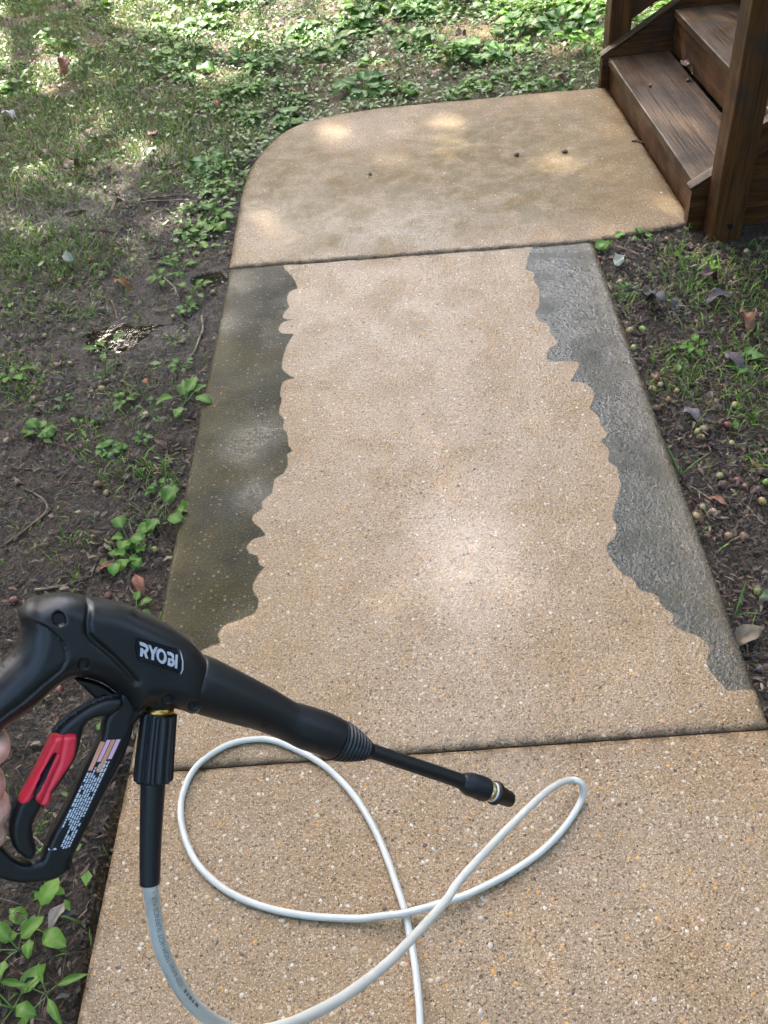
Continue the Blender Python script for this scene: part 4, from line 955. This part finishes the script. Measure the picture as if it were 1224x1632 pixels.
# --- small leaves between the weeds
def cover_dens(P, q): return np.clip(weed_dens(P, q) * 0.8 + 0.06 * (q[:, 1] < 330) + 0.006, 0, 1)
def cover_mesh(n):
    P = scatter(n, (-3.2, 0.3), FARHI, cover_dens, 0.012); z = gz(P[:, 0], P[:, 1]); parts_v = []; parts_f = []; cols = []
    for k in range(n):
        L = rng.uniform(0.012, 0.036); Wd = L * rng.uniform(0.45, 0.9); az = rng.uniform(0, 6.28); up = rng.uniform(0.0, 0.030); til = rng.uniform(-0.6, 0.6); f_ = rng.uniform(0.1, 0.5)
        d = np.array((math.cos(az), math.sin(az), 0)); e = np.array((-math.sin(az), math.cos(az), 0)); b = np.array((P[k, 0], P[k, 1], z[k] + up)); dz = np.array((0, 0, 1.0))
        c1 = b + d * L * 0.45 + dz * L * 0.45 * math.sin(til); tip = b + d * L + dz * L * math.sin(til) * 0.7
        parts_v += [b, c1 + e * Wd / 2 + dz * f_ * Wd / 2, tip, c1 - e * Wd / 2 + dz * f_ * Wd / 2, c1]; n0 = 5 * k
        parts_f += [(n0, n0 + 4, n0 + 1), (n0 + 4, n0 + 2, n0 + 1), (n0, n0 + 3, n0 + 4), (n0 + 4, n0 + 3, n0 + 2)]
        c_ = np.array((0.060, 0.150, 0.016)) * rng.uniform(0.7, 1.7) + np.array((0.03, 0.03, 0.0)) * rng.random(); cols += [c_] * 5
    return np.array(parts_v), np.array(parts_f), np.array(cols)
v, f, c_ = cover_mesh(15000)
thing(obj('ground_cover', v, f, M['cover'], None, True, dict(tint=c_), kind='stuff'), 'tiny green leaves carpeting the soil between the weeds', 'ground cover')

# --- grass
def grass_dens(P, q):
    x, y = q[:, 0], q[:, 1]; nz = fbm(P[:, 0], P[:, 1], 0.28, 3, 61)
    d = np.where((y < 300) & (x < 420), 0.55 * (nz > -0.2) + 0.08, 0.0) + np.where(y < 180, 0.12 * (nz > -0.25), 0)
    for (cx, cy, rx, ry, a_) in [(70, 400, 120, 45, 1.0), (30, 590, 45, 40, 0.8), (245, 745, 40, 25, 0.9), (185, 755, 30, 20, 0.5), (150, 690, 60, 40, 0.25), (100, 490, 120, 30, 0.35), (210, 600, 40, 30, 0.35), (60, 280, 110, 60, 0.6), (270, 205, 55, 28, 0.9), (235, 820, 30, 30, 0.5), (20, 470, 40, 40, 0.5),
                                 (1120, 440, 60, 50, 0.9), (1095, 590, 45, 45, 0.9), (1190, 600, 50, 80, 0.7), (1200, 470, 40, 80, 0.6), (1215, 730, 25, 25, 0.8), (1190, 660, 40, 30, 0.6), (985, 470, 40, 25, 0.5), (955, 80, 25, 40, 1.0), (40, 1300, 60, 50, 0.25), (100, 850, 60, 40, 0.15), (320, 1440, 10, 10, 0.0)]:
        d = np.maximum(d, a_ * hump(q, cx, cy, rx, ry))
    return np.clip(d + 0.015, 0, 1)
def grass_mesh(n, dens, lmin, lmax, lo=(-3.2, 0.3), hi=FARHI):
    P = scatter(n, lo, hi, dens, 0.008); z = gz(P[:, 0], P[:, 1]); az = rng.uniform(0, 6.28, n); L = rng.uniform(lmin, lmax, n); lean = rng.uniform(0.3, 1.35, n); wd = rng.uniform(0.0010, 0.0026, n)
    d = np.stack([np.cos(az), np.sin(az)], 1); e = np.stack([-np.sin(az), np.cos(az)], 1); V = np.zeros((n, 7, 3))
    for i, s_ in enumerate((0, 0.4, 0.75)):
        hor = L * s_ * np.sin(lean * (0.35 + 0.65 * s_)); ver = L * s_ * np.cos(lean * (0.35 + 0.65 * s_)); w_ = wd * (1 - 0.45 * s_)
        for j, sg_ in enumerate((-1, 1)):
            V[:, 2 * i + j, :2] = P + d * hor[:, None] + e * (sg_ * w_)[:, None]; V[:, 2 * i + j, 2] = z + ver - 0.002
    V[:, 6, :2] = P + d * (L * np.sin(lean))[:, None]; V[:, 6, 2] = z + np.maximum(L * np.cos(lean) * 0.8, 0.002)
    b = np.arange(n)[:, None] * 7
    F = np.vstack([b + np.array([0, 1, 3]), b + np.array([0, 3, 2]), b + np.array([2, 3, 5]), b + np.array([2, 5, 4]), b + np.array([4, 5, 6])])
    base = np.array((0.090, 0.200, 0.022))[None] * rng.uniform(0.6, 1.6, n)[:, None]
    dryb = rng.random(n) < 0.10; base[dryb] = np.array((0.26, 0.20, 0.09)) * rng.uniform(0.6, 1.1, (dryb.sum(), 1)); base[:, 0] += rng.uniform(0, 0.04, n)
    return V.reshape(-1, 3), F, np.repeat(base, 7, 0)
v, f, c_ = grass_mesh(46000, grass_dens, 0.018, 0.060)
thing(obj('grass', v, f, M['grass'], None, True, dict(tint=c_), kind='stuff'), 'thin short green grass growing in patches on the bare soil', 'grass')

# --- crumbs of dead leaf, bark and straw
def litter_mesh(n, dens, smin, smax, slim, lo, hi, pad=0.004, margin=60):
    P = scatter(n, lo, hi, dens, pad, margin); z = gz(P[:, 0], P[:, 1]); az = rng.uniform(0, 6.28, n); L = rng.uniform(smin, smax, n) * rng.uniform(0.6, 1.0, n); Wd = np.where(rng.random(n) < slim, rng.uniform(0.0008, 0.002, n), L * rng.uniform(0.2, 0.7, n))
    L = np.where(Wd < 0.0021, L * 2.4, L); t1, t2 = rng.uniform(-0.35, 0.35, n), rng.uniform(-0.7, 0.7, n); up = rng.uniform(0.002, 0.009, n); bend = rng.uniform(-0.2, 0.35, n) * L
    d = np.stack([np.cos(az), np.sin(az), t1], 1); e = np.stack([-np.sin(az), np.cos(az), t2], 1); b = np.column_stack([P, z + up + 0.25 * L * np.abs(t1) + 0.3 * Wd * np.abs(t2)])
    V = np.zeros((n, 6, 3)); j1, j2 = rng.uniform(0.5, 1.0, n), rng.uniform(0.4, 1.0, n)
    V[:, 0] = b - d * (L / 2)[:, None] - e * (Wd * 0.25 * j1)[:, None]; V[:, 1] = b - d * (L / 2)[:, None] + e * (Wd * 0.3 * j2)[:, None]
    V[:, 2] = b - e * (Wd / 2 * j2)[:, None]; V[:, 3] = b + e * (Wd / 2 * j1)[:, None]; V[:, 2:4, 2] += bend[:, None]
    V[:, 4] = b + d * (L / 2)[:, None] - e * (Wd * 0.12)[:, None]; V[:, 5] = b + d * (L / 2)[:, None] + e * (Wd * 0.12 * j1)[:, None]
    k = np.arange(n)[:, None] * 6; F = np.vstack([k + np.array([0, 2, 3, 1]), k + np.array([2, 4, 5, 3])])
    pal = np.array([(0.075, 0.048, 0.032), (0.035, 0.025, 0.020), (0.13, 0.085, 0.055), (0.020, 0.017, 0.016), (0.17, 0.125, 0.085), (0.10, 0.045, 0.025), (0.055, 0.05, 0.05), (0.24, 0.19, 0.135)])
    c_ = pal[rng.choice(8, n, p=[0.22, 0.20, 0.16, 0.14, 0.12, 0.06, 0.05, 0.05])] * rng.uniform(0.5, 1.1, (n, 1))
    return V.reshape(-1, 3), F, np.repeat(c_, 6, 0)
v, f, c_ = litter_mesh(40000, lambda P, q: np.clip(0.55 - 0.3 * (q[:, 1] < 250) + 0.45 * fbm(P[:, 0], P[:, 1], 0.2, 3, 71), 0.04, 1) * left_of(P), 0.007, 0.028, 0.40, (-2.6, 0.3), (-0.3, 6.0), 0.004, 250)
thing(obj('leaf_litter', v, f, M['litter'], None, True, dict(tint=c_), kind='stuff'), 'crumbs of dead leaf, bark and straw on the wet mud', 'litter')
v, f, c_ = litter_mesh(34000, lambda P, q: np.clip(0.75 + 0.3 * fbm(P[:, 0], P[:, 1], 0.2, 3, 72), 0.1, 1) * (P[:, 0] > 0.5) * (P[:, 1] < 2.9), 0.006, 0.027, 0.40, (0.5, 0.4), (1.9, 2.95), 0.004, 600)
thing(obj('bark_mulch', v, f, M['litter'], None, True, dict(tint=c_), kind='stuff'), 'dark brown mulch of shredded leaves and bark between walkway and steps', 'mulch')
v, f, c_ = litter_mesh(5000, lambda P, q: 0.5 + 0 * q[:, 0], 0.006, 0.024, 0.35, (-3.2, 4.0), (2.0, 7.0))
thing(obj('leaf_litter', v, f, M['litter'], None, True, dict(tint=c_), kind='stuff'), 'dry leaf crumbs scattered under the far weeds', 'litter')

# --- dead leaves, each its own
def dead_leaf(px, py, L, kind, col, lab, curl=0.8, z=None, az=None, group=None):
    p = gp(px, py, -0.015 if z is None else z); zz = (float(gz(np.array([p[0]]), np.array([p[1]]))[0]) + 0.004) if z is None else z
    Wd = L * {'lobed': 0.62, 'ovate': 0.5, 'lance': 0.3}[kind]
    V, F, ve = leaf_geo(L, Wd, kind, curl, random.uniform(0.1, 0.6), 1.2, 14 if kind == 'lobed' else 8)
    if curl > 0: V[:, 2] -= V[:, 2].min()
    t_ = 0.0006; n = len(V); V2 = np.vstack([V, V - (0, 0, t_)]); F2 = F + [tuple(i + n for i in f_[::-1]) for f_ in F]
    c_ = np.array(col)[None] * (1 - 0.35 * np.array(ve)[:, None]) * np.random.default_rng(int(px)).uniform(0.8, 1.2, (n, 1)); c_ = np.vstack([c_, c_])
    o = obj('dead_leaf' if col[1] < col[0] else 'fallen_leaf', V2, F2, M['litter'], None, True, dict(tint=c_)); o.location = (p[0], p[1], zz); o.rotation_euler = (random.uniform(-0.2, 0.2), random.uniform(-0.2, 0.2), random.uniform(0, 6.28) if az is None else az)
    thing(o, lab, 'leaf', group); return o
BR, TAN, GRY, RED, PAL = (0.16, 0.075, 0.035), (0.30, 0.21, 0.13), (0.06, 0.06, 0.068), (0.17, 0.05, 0.03), (0.36, 0.38, 0.30)
for a_ in [(185, 464, 0.075, 'lobed', (0.22, 0.10, 0.025), 'curled amber brown leaf propped above the widest puddle', 1.2), (110, 286, 0.11, 'lobed', TAN, 'pale tan curled leaf lying on the mud patch', 0.9), (205, 330, 0.08, 'lobed', TAN, 'dry tan leaf with stalk by the mud patch', 0.7),
           (4, 188, 0.10, 'ovate', (0.45, 0.42, 0.40), 'bleached grey leaf standing in the grass', 0.5), (110, 116, 0.12, 'lobed', (0.26, 0.09, 0.035), 'rust brown leaf among far grass tufts', 1.1), (338, 172, 0.08, 'lobed', (0.27, 0.11, 0.05), 'russet leaf standing by weeds near the rounded corner', 0.9),
           (245, 228, 0.09, 'ovate', BR, 'dark brown leaf next to a small bright puddle', 0.7), (250, 240, 0.07, 'ovate', (0.38, 0.37, 0.36), 'silvery leaf next to a small bright puddle', 0.4), (410, 62, 0.10, 'ovate', (0.50, 0.47, 0.45), 'pale upright leaf among the far weeds', 0.3),
           (875, 136, 0.10, 'lobed', (0.30, 0.16, 0.11), 'pinkish brown curled leaf on the end slab rim', 1.0), (632, 172, 0.05, 'lobed', RED, 'small red brown leaf on the end slab rim', 0.9), (726, 70, 0.09, 'lobed', (0.32, 0.19, 0.13), 'tan leaf caught in the far weeds', 0.8),
           (122, 425, 0.085, 'lobed', (0.24, 0.27, 0.20), 'grey green leaf lying on mud near grass', 0.5), (405, 383, 0.05, 'lobed', (0.30, 0.29, 0.20), 'pale lobed leaf lying on the stained end slab', 0.3), (982, 432, 0.075, 'lobed', PAL, 'pale green lobed oak leaf by the slab beside the post', 0.3),
           (1030, 492, 0.08, 'ovate', GRY, 'blackened wet leaf with a blue sheen in the mulch', 0.9), (1052, 505, 0.09, 'ovate', (0.055, 0.06, 0.06), 'black shrivelled leaf in the mulch', 1.2), (1075, 480, 0.07, 'ovate', GRY, 'slate grey leaf shard in the mulch', 0.4), (1165, 478, 0.09, 'ovate', (0.09, 0.075, 0.08), 'large dull purple brown leaf in the mulch', 0.6),
           (1175, 508, 0.08, 'lobed', (0.20, 0.085, 0.04), 'rust coloured leaf in the mulch under grass', 0.8), (1112, 455, 0.09, 'ovate', (0.11, 0.065, 0.05), 'long brown leaf with pale stalk in the mulch', 0.8), (1155, 570, 0.08, 'ovate', (0.10, 0.075, 0.08), 'mauve brown leaf beside grass in the mulch', 0.5),
           (1090, 655, 0.065, 'ovate', (0.10, 0.09, 0.10), 'round grey brown leaf near red acorns', 0.4), (1160, 808, 0.06, 'lance', (0.27, 0.12, 0.075), 'narrow reddish leaf lying on black soil', 0.4), (1195, 735, 0.055, 'lance', (0.19, 0.07, 0.035), 'narrow red brown leaf by a pale stick', 0.5),
           (1205, 965, 0.07, 'lance', (0.14, 0.18, 0.09), 'half green curled leaf near a grass blade', 0.9), (1212, 1002, 0.08, 'ovate', (0.20, 0.15, 0.10), 'brown leaf flap against the slab side', 0.5), (215, 920, 0.06, 'ovate', (0.25, 0.09, 0.05), 'red brown leaf scrap just above the gun', 0.5), (160, 908, 0.05, 'ovate', (0.22, 0.05, 0.03), 'dark red leaf scrap on soil above the gun', 0.5),
           (245, 705, 0.05, 'lance', (0.17, 0.09, 0.06), 'brown leaf scrap under the glossy plant', 0.6), (230, 603, 0.03, 'ovate', (0.42, 0.16, 0.05), 'orange leaf scrap on mud near the slab', 0.3), (120, 1330, 0.05, 'ovate', (0.19, 0.13, 0.09), 'brown leaf scrap seen through the trigger loop', 0.5), (100, 1440, 0.05, 'ovate', (0.30, 0.24, 0.19), 'pale leaf scrap in mud under the guard', 0.4),
           (1065, 20, 0.10, 'lobed', (0.33, 0.20, 0.14), 'tan leaf on soil behind the far post', 0.8), (60, 640, 0.05, 'ovate', (0.10, 0.06, 0.045), 'dark leaf scrap on open mud', 0.4), (95, 585, 0.05, 'ovate', (0.16, 0.09, 0.07), 'dull brown leaf scrap on open mud', 0.6)]:
    dead_leaf(*a_)
tl = dead_leaf(1080, 122, 0.085, 'lobed', (0.27, 0.17, 0.11), 'crumpled tan leaf lying on the lowest tread', 1.4, z=0.122)
for px, py in [(300, 95), (520, 110), (600, 95), (690, 120), (30, 130), (150, 215), (900, 70), (990, 30), (460, 150), (560, 40), (170, 60), (70, 245), (320, 125), (820, 30)]:
    dead_leaf(px, py, random.uniform(0.05, 0.09), random.choice(['lobed', 'ovate']), random.choice([BR, TAN, (0.24, 0.13, 0.08), (0.33, 0.28, 0.23)]), 'small withered leaf lying among the far weeds and grass', random.uniform(0.3, 1.0), group='withered leaves in the far yard')

# --- acorns
def lathe(prof, seg=12):
    a_ = np.linspace(0, 2 * np.pi, seg, endpoint=False); V = []; F = []
    for x, r in prof: V += [(x, r * math.cos(t), r * math.sin(t)) for t in a_]
    for i in range(len(prof) - 1):
        for j in range(seg): F.append((i * seg + j, (i + 1) * seg + j, (i + 1) * seg + (j + 1) % seg, i * seg + (j + 1) % seg))
    return np.array(V), F
nut_prof = [(-0.0070, 0.0005), (-0.0066, 0.0035), (-0.0045, 0.0058), (-0.001, 0.0066), (0.003, 0.0062), (0.006, 0.0045), (0.0078, 0.0022), (0.0086, 0.0010), (0.0096, 0.0002)]
cap_prof = [(-0.0012, 0.0071), (-0.0035, 0.0073), (-0.0062, 0.0060), (-0.0080, 0.0034), (-0.0086, 0.0012), (-0.0110, 0.0010), (-0.0112, 0.0002)]
def nut_mat(name, a_, b_):
    t = NT(name); co = t.co(); x = t.n('SeparateXYZ', {'Vector': co}).outputs[0]
    a_, b_ = tuple(0.78 * q for q in a_), tuple(0.78 * q for q in b_)
    c_ = t.mix(t.ramp(t.math('ADD', x, t.math('MULTIPLY', t.math('SUBTRACT', t.noise(co, 300, 3), 0.5), 0.008)), -0.006, 0.006), a_, b_)
    return t.P(Base_Color=c_, Roughness=0.32)
NM = {'green': nut_mat('green_acorn', (0.36, 0.34, 0.15), (0.20, 0.27, 0.045)), 'yellow': nut_mat('yellow_acorn', (0.40, 0.28, 0.15), (0.40, 0.31, 0.09)), 'brown': nut_mat('brown_acorn', (0.30, 0.19, 0.11), (0.19, 0.095, 0.05)),
      'red': nut_mat('red_brown_acorn', (0.27, 0.12, 0.08), (0.20, 0.05, 0.035)), 'grey': nut_mat('grey_acorn', (0.20, 0.16, 0.13), (0.12, 0.09, 0.075)), 'tan': nut_mat('tan_acorn', (0.46, 0.34, 0.22), (0.34, 0.23, 0.13)), 'black': nut_mat('black_acorn', (0.03, 0.027, 0.027), (0.02, 0.017, 0.017))}
CAPM = mat_plain('acorn_cap', (0.13, 0.09, 0.065), 0.75, 1.0, 700, 0.35)
nv, nf = lathe(nut_prof); cv, cf = lathe(cap_prof); cap_me = new_mesh('cap', cv, cf, CAPM); nut_me = {k: new_mesh('nut', nv, nf, m_) for k, m_ in NM.items()}
def acorn(px, py, kind, lab, group=None, sc=1.0, cap=False, z=None):
    p = gp(px, py, -0.01 if z is None else z); zz = (float(gz(np.array([p[0]]), np.array([p[1]]))[0]) if z is None else z)
    root = thing(empty('acorn', (p[0], p[1], zz + 0.0050 * sc)), lab, 'acorn', group); root.scale = (sc,) * 3; root.rotation_euler = (0, random.uniform(-0.5, 0.4), random.uniform(0, 6.28))
    n_ = link('nut', nut_me[kind], root)
    if cap: link('cap', cap_me, root)
RS = 'on the mulch between walkway and steps'
G_ = [(1024, 526, 'green', 0), (1010, 553, 'green', 0), (1079, 621, 'yellow', 0), (1040, 619, 'yellow', 0), (1053, 612, 'tan', 0), (1046, 602, 'red', 0), (1066, 636, 'red', 0), (1048, 650, 'red', 1), (1171, 645, 'yellow', 0), (1121, 684, 'tan', 0), (1118, 694, 'yellow', 1), (1112, 686, 'green', 0), (1167, 702, 'green', 0), (1160, 678, 'red', 0), (1004, 526, 'yellow', 0),
      (1148, 755, 'green', 0), (1154, 768, 'red', 1), (1189, 771, 'red', 0), (1176, 760, 'red', 0), (1222, 767, 'green', 0), (1215, 797, 'yellow', 0), (1216, 748, 'grey', 1), (1208, 778, 'black', 1), (1156, 793, 'brown', 1), (1121, 803, 'tan', 1), (1110, 820, 'yellow', 0), (1163, 850, 'brown', 0), (1188, 849, 'brown', 1), (1137, 811, 'tan', 0), (1209, 938, 'green', 1), (1212, 1060, 'black', 1), (988, 449, 'yellow', 0), (998, 420, 'tan', 0), (992, 466, 'black', 1), (1063, 384, 'brown', 0), (1108, 425, 'grey', 0), (1190, 398, 'tan', 0), (955, 410, 'red', 0), (1000, 515, 'brown', 0)]
for px, py, k, cp in G_:
    acorn(px, py, k, f'{dict(green="green", yellow="yellow", tan="tan", red="reddish", brown="brown", grey="grey", black="blackened")[k]} acorn {"with its cap " if cp else ""}lying {RS}', f'{k}{" capped" if cp else ""} acorns {RS}', random.uniform(1.2, 1.55), bool(cp))
LS = 'on the muddy lawn side of the walkway'
for px, py, k, cp in [(143, 415, 'red', 0), (152, 422, 'green', 0), (95, 446, 'yellow', 0), (114, 448, 'black', 1), (90, 480, 'tan', 0), (116, 522, 'tan', 0), (70, 530, 'yellow', 0), (33, 558, 'red', 1), (109, 573, 'yellow', 0), (52, 584, 'tan', 0), (92, 610, 'grey', 0), (158, 605, 'brown', 0), (169, 602, 'brown', 1), (162, 617, 'yellow', 0), (52, 630, 'brown', 0), (338, 462, 'yellow', 0), (275, 502, 'tan', 0), (264, 531, 'red', 0),
                      (232, 658, 'tan', 0), (9, 699, 'tan', 0), (155, 770, 'brown', 0), (168, 783, 'yellow', 0), (202, 760, 'grey', 1), (278, 772, 'grey', 1), (28, 767, 'brown', 0), (148, 855, 'red', 0), (244, 873, 'yellow', 1), (170, 944, 'red', 1), (20, 953, 'red', 0), (93, 1096, 'red', 0), (162, 492, 'grey', 1), (185, 396, 'yellow', 0), (268, 352, 'yellow', 0), (235, 333, 'yellow', 0), (330, 243, 'yellow', 0), (315, 454, 'green', 0)]:
    acorn(px, py, k, f'{dict(green="green", yellow="yellow", tan="tan", red="reddish", brown="brown", grey="grey", black="blackened")[k]} acorn {"with its cap " if cp else ""}lying {LS}', f'{k}{" capped" if cp else ""} acorns {LS}', random.uniform(1.05, 1.45), bool(cp))
acorn(934, 138, 'yellow', 'yellow acorn on the end slab corner by the far post', None, 1.1, False, 0.0); acorn(1036, 138, 'brown', 'small brown acorn on the lowest tread', None, 0.9, False, 0.121); acorn(1096, 130, 'grey', 'grey acorn beside the crumpled leaf on the lowest tread', None, 1.0, True, 0.121)
for px, py, lab in [(824, 248, 'dark crumb on the end slab, nearer its middle'), (900, 243, 'dark crumb on the end slab, nearer the steps'), (590, 279, 'tiny dark crumb on the stained part of the end slab')]:
    p = gp(px, py, 0); bm = bmesh.new(); bmesh.ops.create_icosphere(bm, subdivisions=2, radius=0.010 if px > 600 else 0.007)
    for v_ in bm.verts: v_.co *= 0.65 + 0.7 * float(vnoise(v_.co.x * 160 + px, v_.co.y * 160 + v_.co.z * 120, 8)); v_.co.z *= 0.6
    me = bpy.data.meshes.new('bark_crumb'); bm.to_mesh(me); bm.free(); me.materials.append(M['bark']); o = link('bark_crumb', me); o.location = (p[0], p[1], 0.005); thing(o, lab, 'bark')

# --- twigs
def twig(pts, r, mat, lab, group=None, z=None):
    P = np.array([gp(x, y, -0.012 if z is None else z) for x, y in pts]); P = catmull(P, 4); P[:, :2] += rng.normal(0, 0.0012, (len(P), 2))
    zz = gz(P[:, 0], P[:, 1]) if z is None else np.full(len(P), z); zs = np.convolve(np.pad(zz, 2, 'edge'), np.ones(5) / 5, 'valid'); P[:, 2] = np.maximum(zz, zs) + r * 0.8
    c0 = P.mean(0); v, f = tube(P - c0, np.linspace(r, r * 0.55, len(P)) * rng.uniform(0.85, 1.15, len(P)), 6); parts_ = [(v, f)]
    k = len(P) // 2
    if len(P) > 8:
        e = P[k] + np.array((*rng.normal(0, 0.014, 2), 0.004)); v2, f2 = tube(np.array([P[k], (P[k] + e) / 2 + (0, 0, 0.002), e]) - c0, [r * 0.6, r * 0.5, r * 0.35], 5); parts_.append((v2, f2))
    v, f = merge(parts_); o = obj('twig', v, f, mat); o.location = c0; thing(o, lab, 'twig', group)
for pts, r, m_, lab in [([(320, 498), (322, 520), (312, 545), (300, 570)], 0.0042, 'twig2', 'pale bent twig lying alongside the half washed slab'), ([(262, 444), (278, 458), (285, 472)], 0.004, 'twig2', 'short thick twig beside the plant near the joint'), ([(0, 870), (40, 840), (72, 810), (65, 790), (40, 778)], 0.0045, 'twig', 'long forked twig on open mud'),
                        ([(236, 408), (262, 404), (290, 403)], 0.0025, 'twig', 'thin straight twig under the plant near the joint'), ([(172, 480), (170, 498)], 0.002, 'twig2', 'upright sliver by the amber leaf'), ([(178, 478), (188, 508)], 0.002, 'twig2', 'slanting sliver by the amber leaf'), ([(208, 800), (222, 770), (238, 788)], 0.0028, 'twig', 'hooked twig by the tuft of grass'),
                        ([(55, 938), (95, 930), (125, 920)], 0.0034, 'twig2', 'pale brown stick lying above the gun'), ([(140, 912), (152, 895), (160, 880)], 0.003, 'twig', 'short stick near the dark red scrap'), ([(205, 905), (203, 925), (215, 945)], 0.0028, 'twig2', 'curved twig touching the fine weed above the gun'), ([(110, 765), (138, 762)], 0.002, 'twig', 'tiny twig near bare brown puddle'),
                        ([(262, 700), (266, 725), (268, 742)], 0.003, 'twig', 'twig below the glossy plant'), ([(130, 700), (160, 706)], 0.0025, 'twig', 'twig by the lone weed'), ([(65, 640), (82, 648)], 0.0025, 'twig', 'short dark stub on mud'), ([(5, 740), (50, 745)], 0.003, 'twig', 'stick at the grass fringe on mud'), ([(205, 800), (228, 815)], 0.0025, 'twig', 'thin twig by small puddle edge'),
                        ([(210, 600), (255, 590)], 0.002, 'twig2', 'straw coloured sliver on wet mud'), ([(225, 318), (275, 312), (315, 312)], 0.003, 'twig', 'long thin twig by the bushy pale weed'), ([(225, 322), (300, 318)], 0.003, 'twig2', 'light stick next to the long thin twig'), ([(130, 365), (190, 370)], 0.003, 'twig', 'twig in the muddy hollow'), ([(240, 340), (265, 330)], 0.003, 'twig2', 'stub of stick in the muddy hollow'),
                        ([(958, 434), (968, 448), (976, 462)], 0.0055, 'twig2', 'thick pale stick lying against the slab by the post'), ([(978, 472), (984, 488), (986, 502)], 0.003, 'twig', 'bent root along the slab edge'), ([(985, 395), (1005, 402), (1020, 408)], 0.006, 'twig', 'dark bark stick near the round leaf plant'), ([(1016, 392), (1045, 400), (1070, 408), (1095, 424)], 0.003, 'twig2', 'long slender twig crossing the mulch by the post'), ([(1052, 405), (1065, 420)], 0.003, 'twig2', 'short twig beside the slender one'),
                        ([(1010, 422), (1030, 434), (1038, 440)], 0.003, 'twig2', 'tan twig near the lobed oak leaf'), ([(1048, 556), (1080, 544)], 0.0035, 'twig2', 'upper of two parallel pale sticks'), ([(1046, 564), (1078, 554)], 0.0032, 'twig2', 'lower of two parallel pale sticks'), ([(1102, 524), (1120, 531)], 0.004, 'twig2', 'bright broken stick in the mulch'), ([(1120, 530), (1146, 522)], 0.0045, 'twig', 'dark stick next to the bright broken one'),
                        ([(1128, 586), (1160, 580), (1185, 588)], 0.003, 'twig2', 'long arching twig beside grass in mulch'), ([(1100, 707), (1130, 706), (1156, 705)], 0.0028, 'twig', 'straight dark twig lying on the bare soil strip'), ([(1098, 767), (1115, 778), (1136, 793)], 0.0026, 'twig2', 'pale thin twig slanting across black soil'), ([(1192, 802), (1208, 818), (1222, 830)], 0.0034, 'twig2', 'knobbly pale twig by the yellow acorn'), ([(1195, 717), (1224, 719)], 0.004, 'twig2', 'pale stick beside dense grass'), ([(1163, 738), (1183, 738)], 0.0026, 'twig2', 'thin grey twig below the red leaf'),
                        ([(1114, 735), (1122, 753)], 0.0032, 'twig2', 'short upright stick above the thin twig'), ([(1182, 398), (1205, 425)], 0.0026, 'twig', 'fine twig under the steps side grass'), ([(1150, 425), (1165, 440), (1178, 455)], 0.003, 'twig2', 'twig near the big purple brown leaf'), ([(1014, 590), (1022, 605), (1030, 615)], 0.003, 'twig2', 'orange brown root near red acorns'), ([(1176, 985), (1188, 1000), (1196, 1040)], 0.004, 'twig', 'dark root running along the slab side'), ([(1205, 930), (1222, 922)], 0.003, 'twig2', 'pale chip of stick by the capped green acorn'),
                        ([(1006, 225), (1018, 226), (1030, 228)], 0.0030, 'twig', 'curved sliver of bark at the foot of the riser'), ([(110, 1150), (135, 1190)], 0.003, 'twig2', 'stick seen through the trigger opening'), ([(50, 1330), (70, 1345)], 0.0025, 'twig2', 'pale straw seen through the guard loop'), ([(560, 122), (610, 118), (640, 108)], 0.005, 'twig2', 'pale branch piece among the far weeds'), ([(360, 148), (400, 142)], 0.003, 'twig', 'stick on bare soil before the far weeds')]:
    twig(pts, r, M[m_], lab, None, 0.001 if 1000 < pts[0][0] < 1010 and pts[0][1] < 300 else None)
# single tall blades
for px, py, L, lab in [(1172, 978, 0.10, 'single upright grass blade growing beside the slab'), (1085, 755, 0.10, 'long arching grass blade leaning over bare soil'), (972, 98, 0.16, 'tall bright grass blade beside the far post')]:
    p = gp(px, py, -0.015); z = float(gz(np.array([p[0]]), np.array([p[1]]))[0]); parts_ = []
    for q in range(3):
        V, F, ve = leaf_geo(L * random.uniform(0.6, 1), 0.005, 'lance', 0.5, 0.3); parts_.append((V @ rotm('Y', -1.25 + 0.15 * q).T @ rotm('Z', q * 2.0 + px).T, F))
    v, f = merge(parts_); o = obj('grass_blade', v, f, M['cover'], None, True, dict(tint=np.tile((0.09, 0.22, 0.03), (len(v), 1)))); o.location = (p[0], p[1], z); thing(o, lab, 'grass')
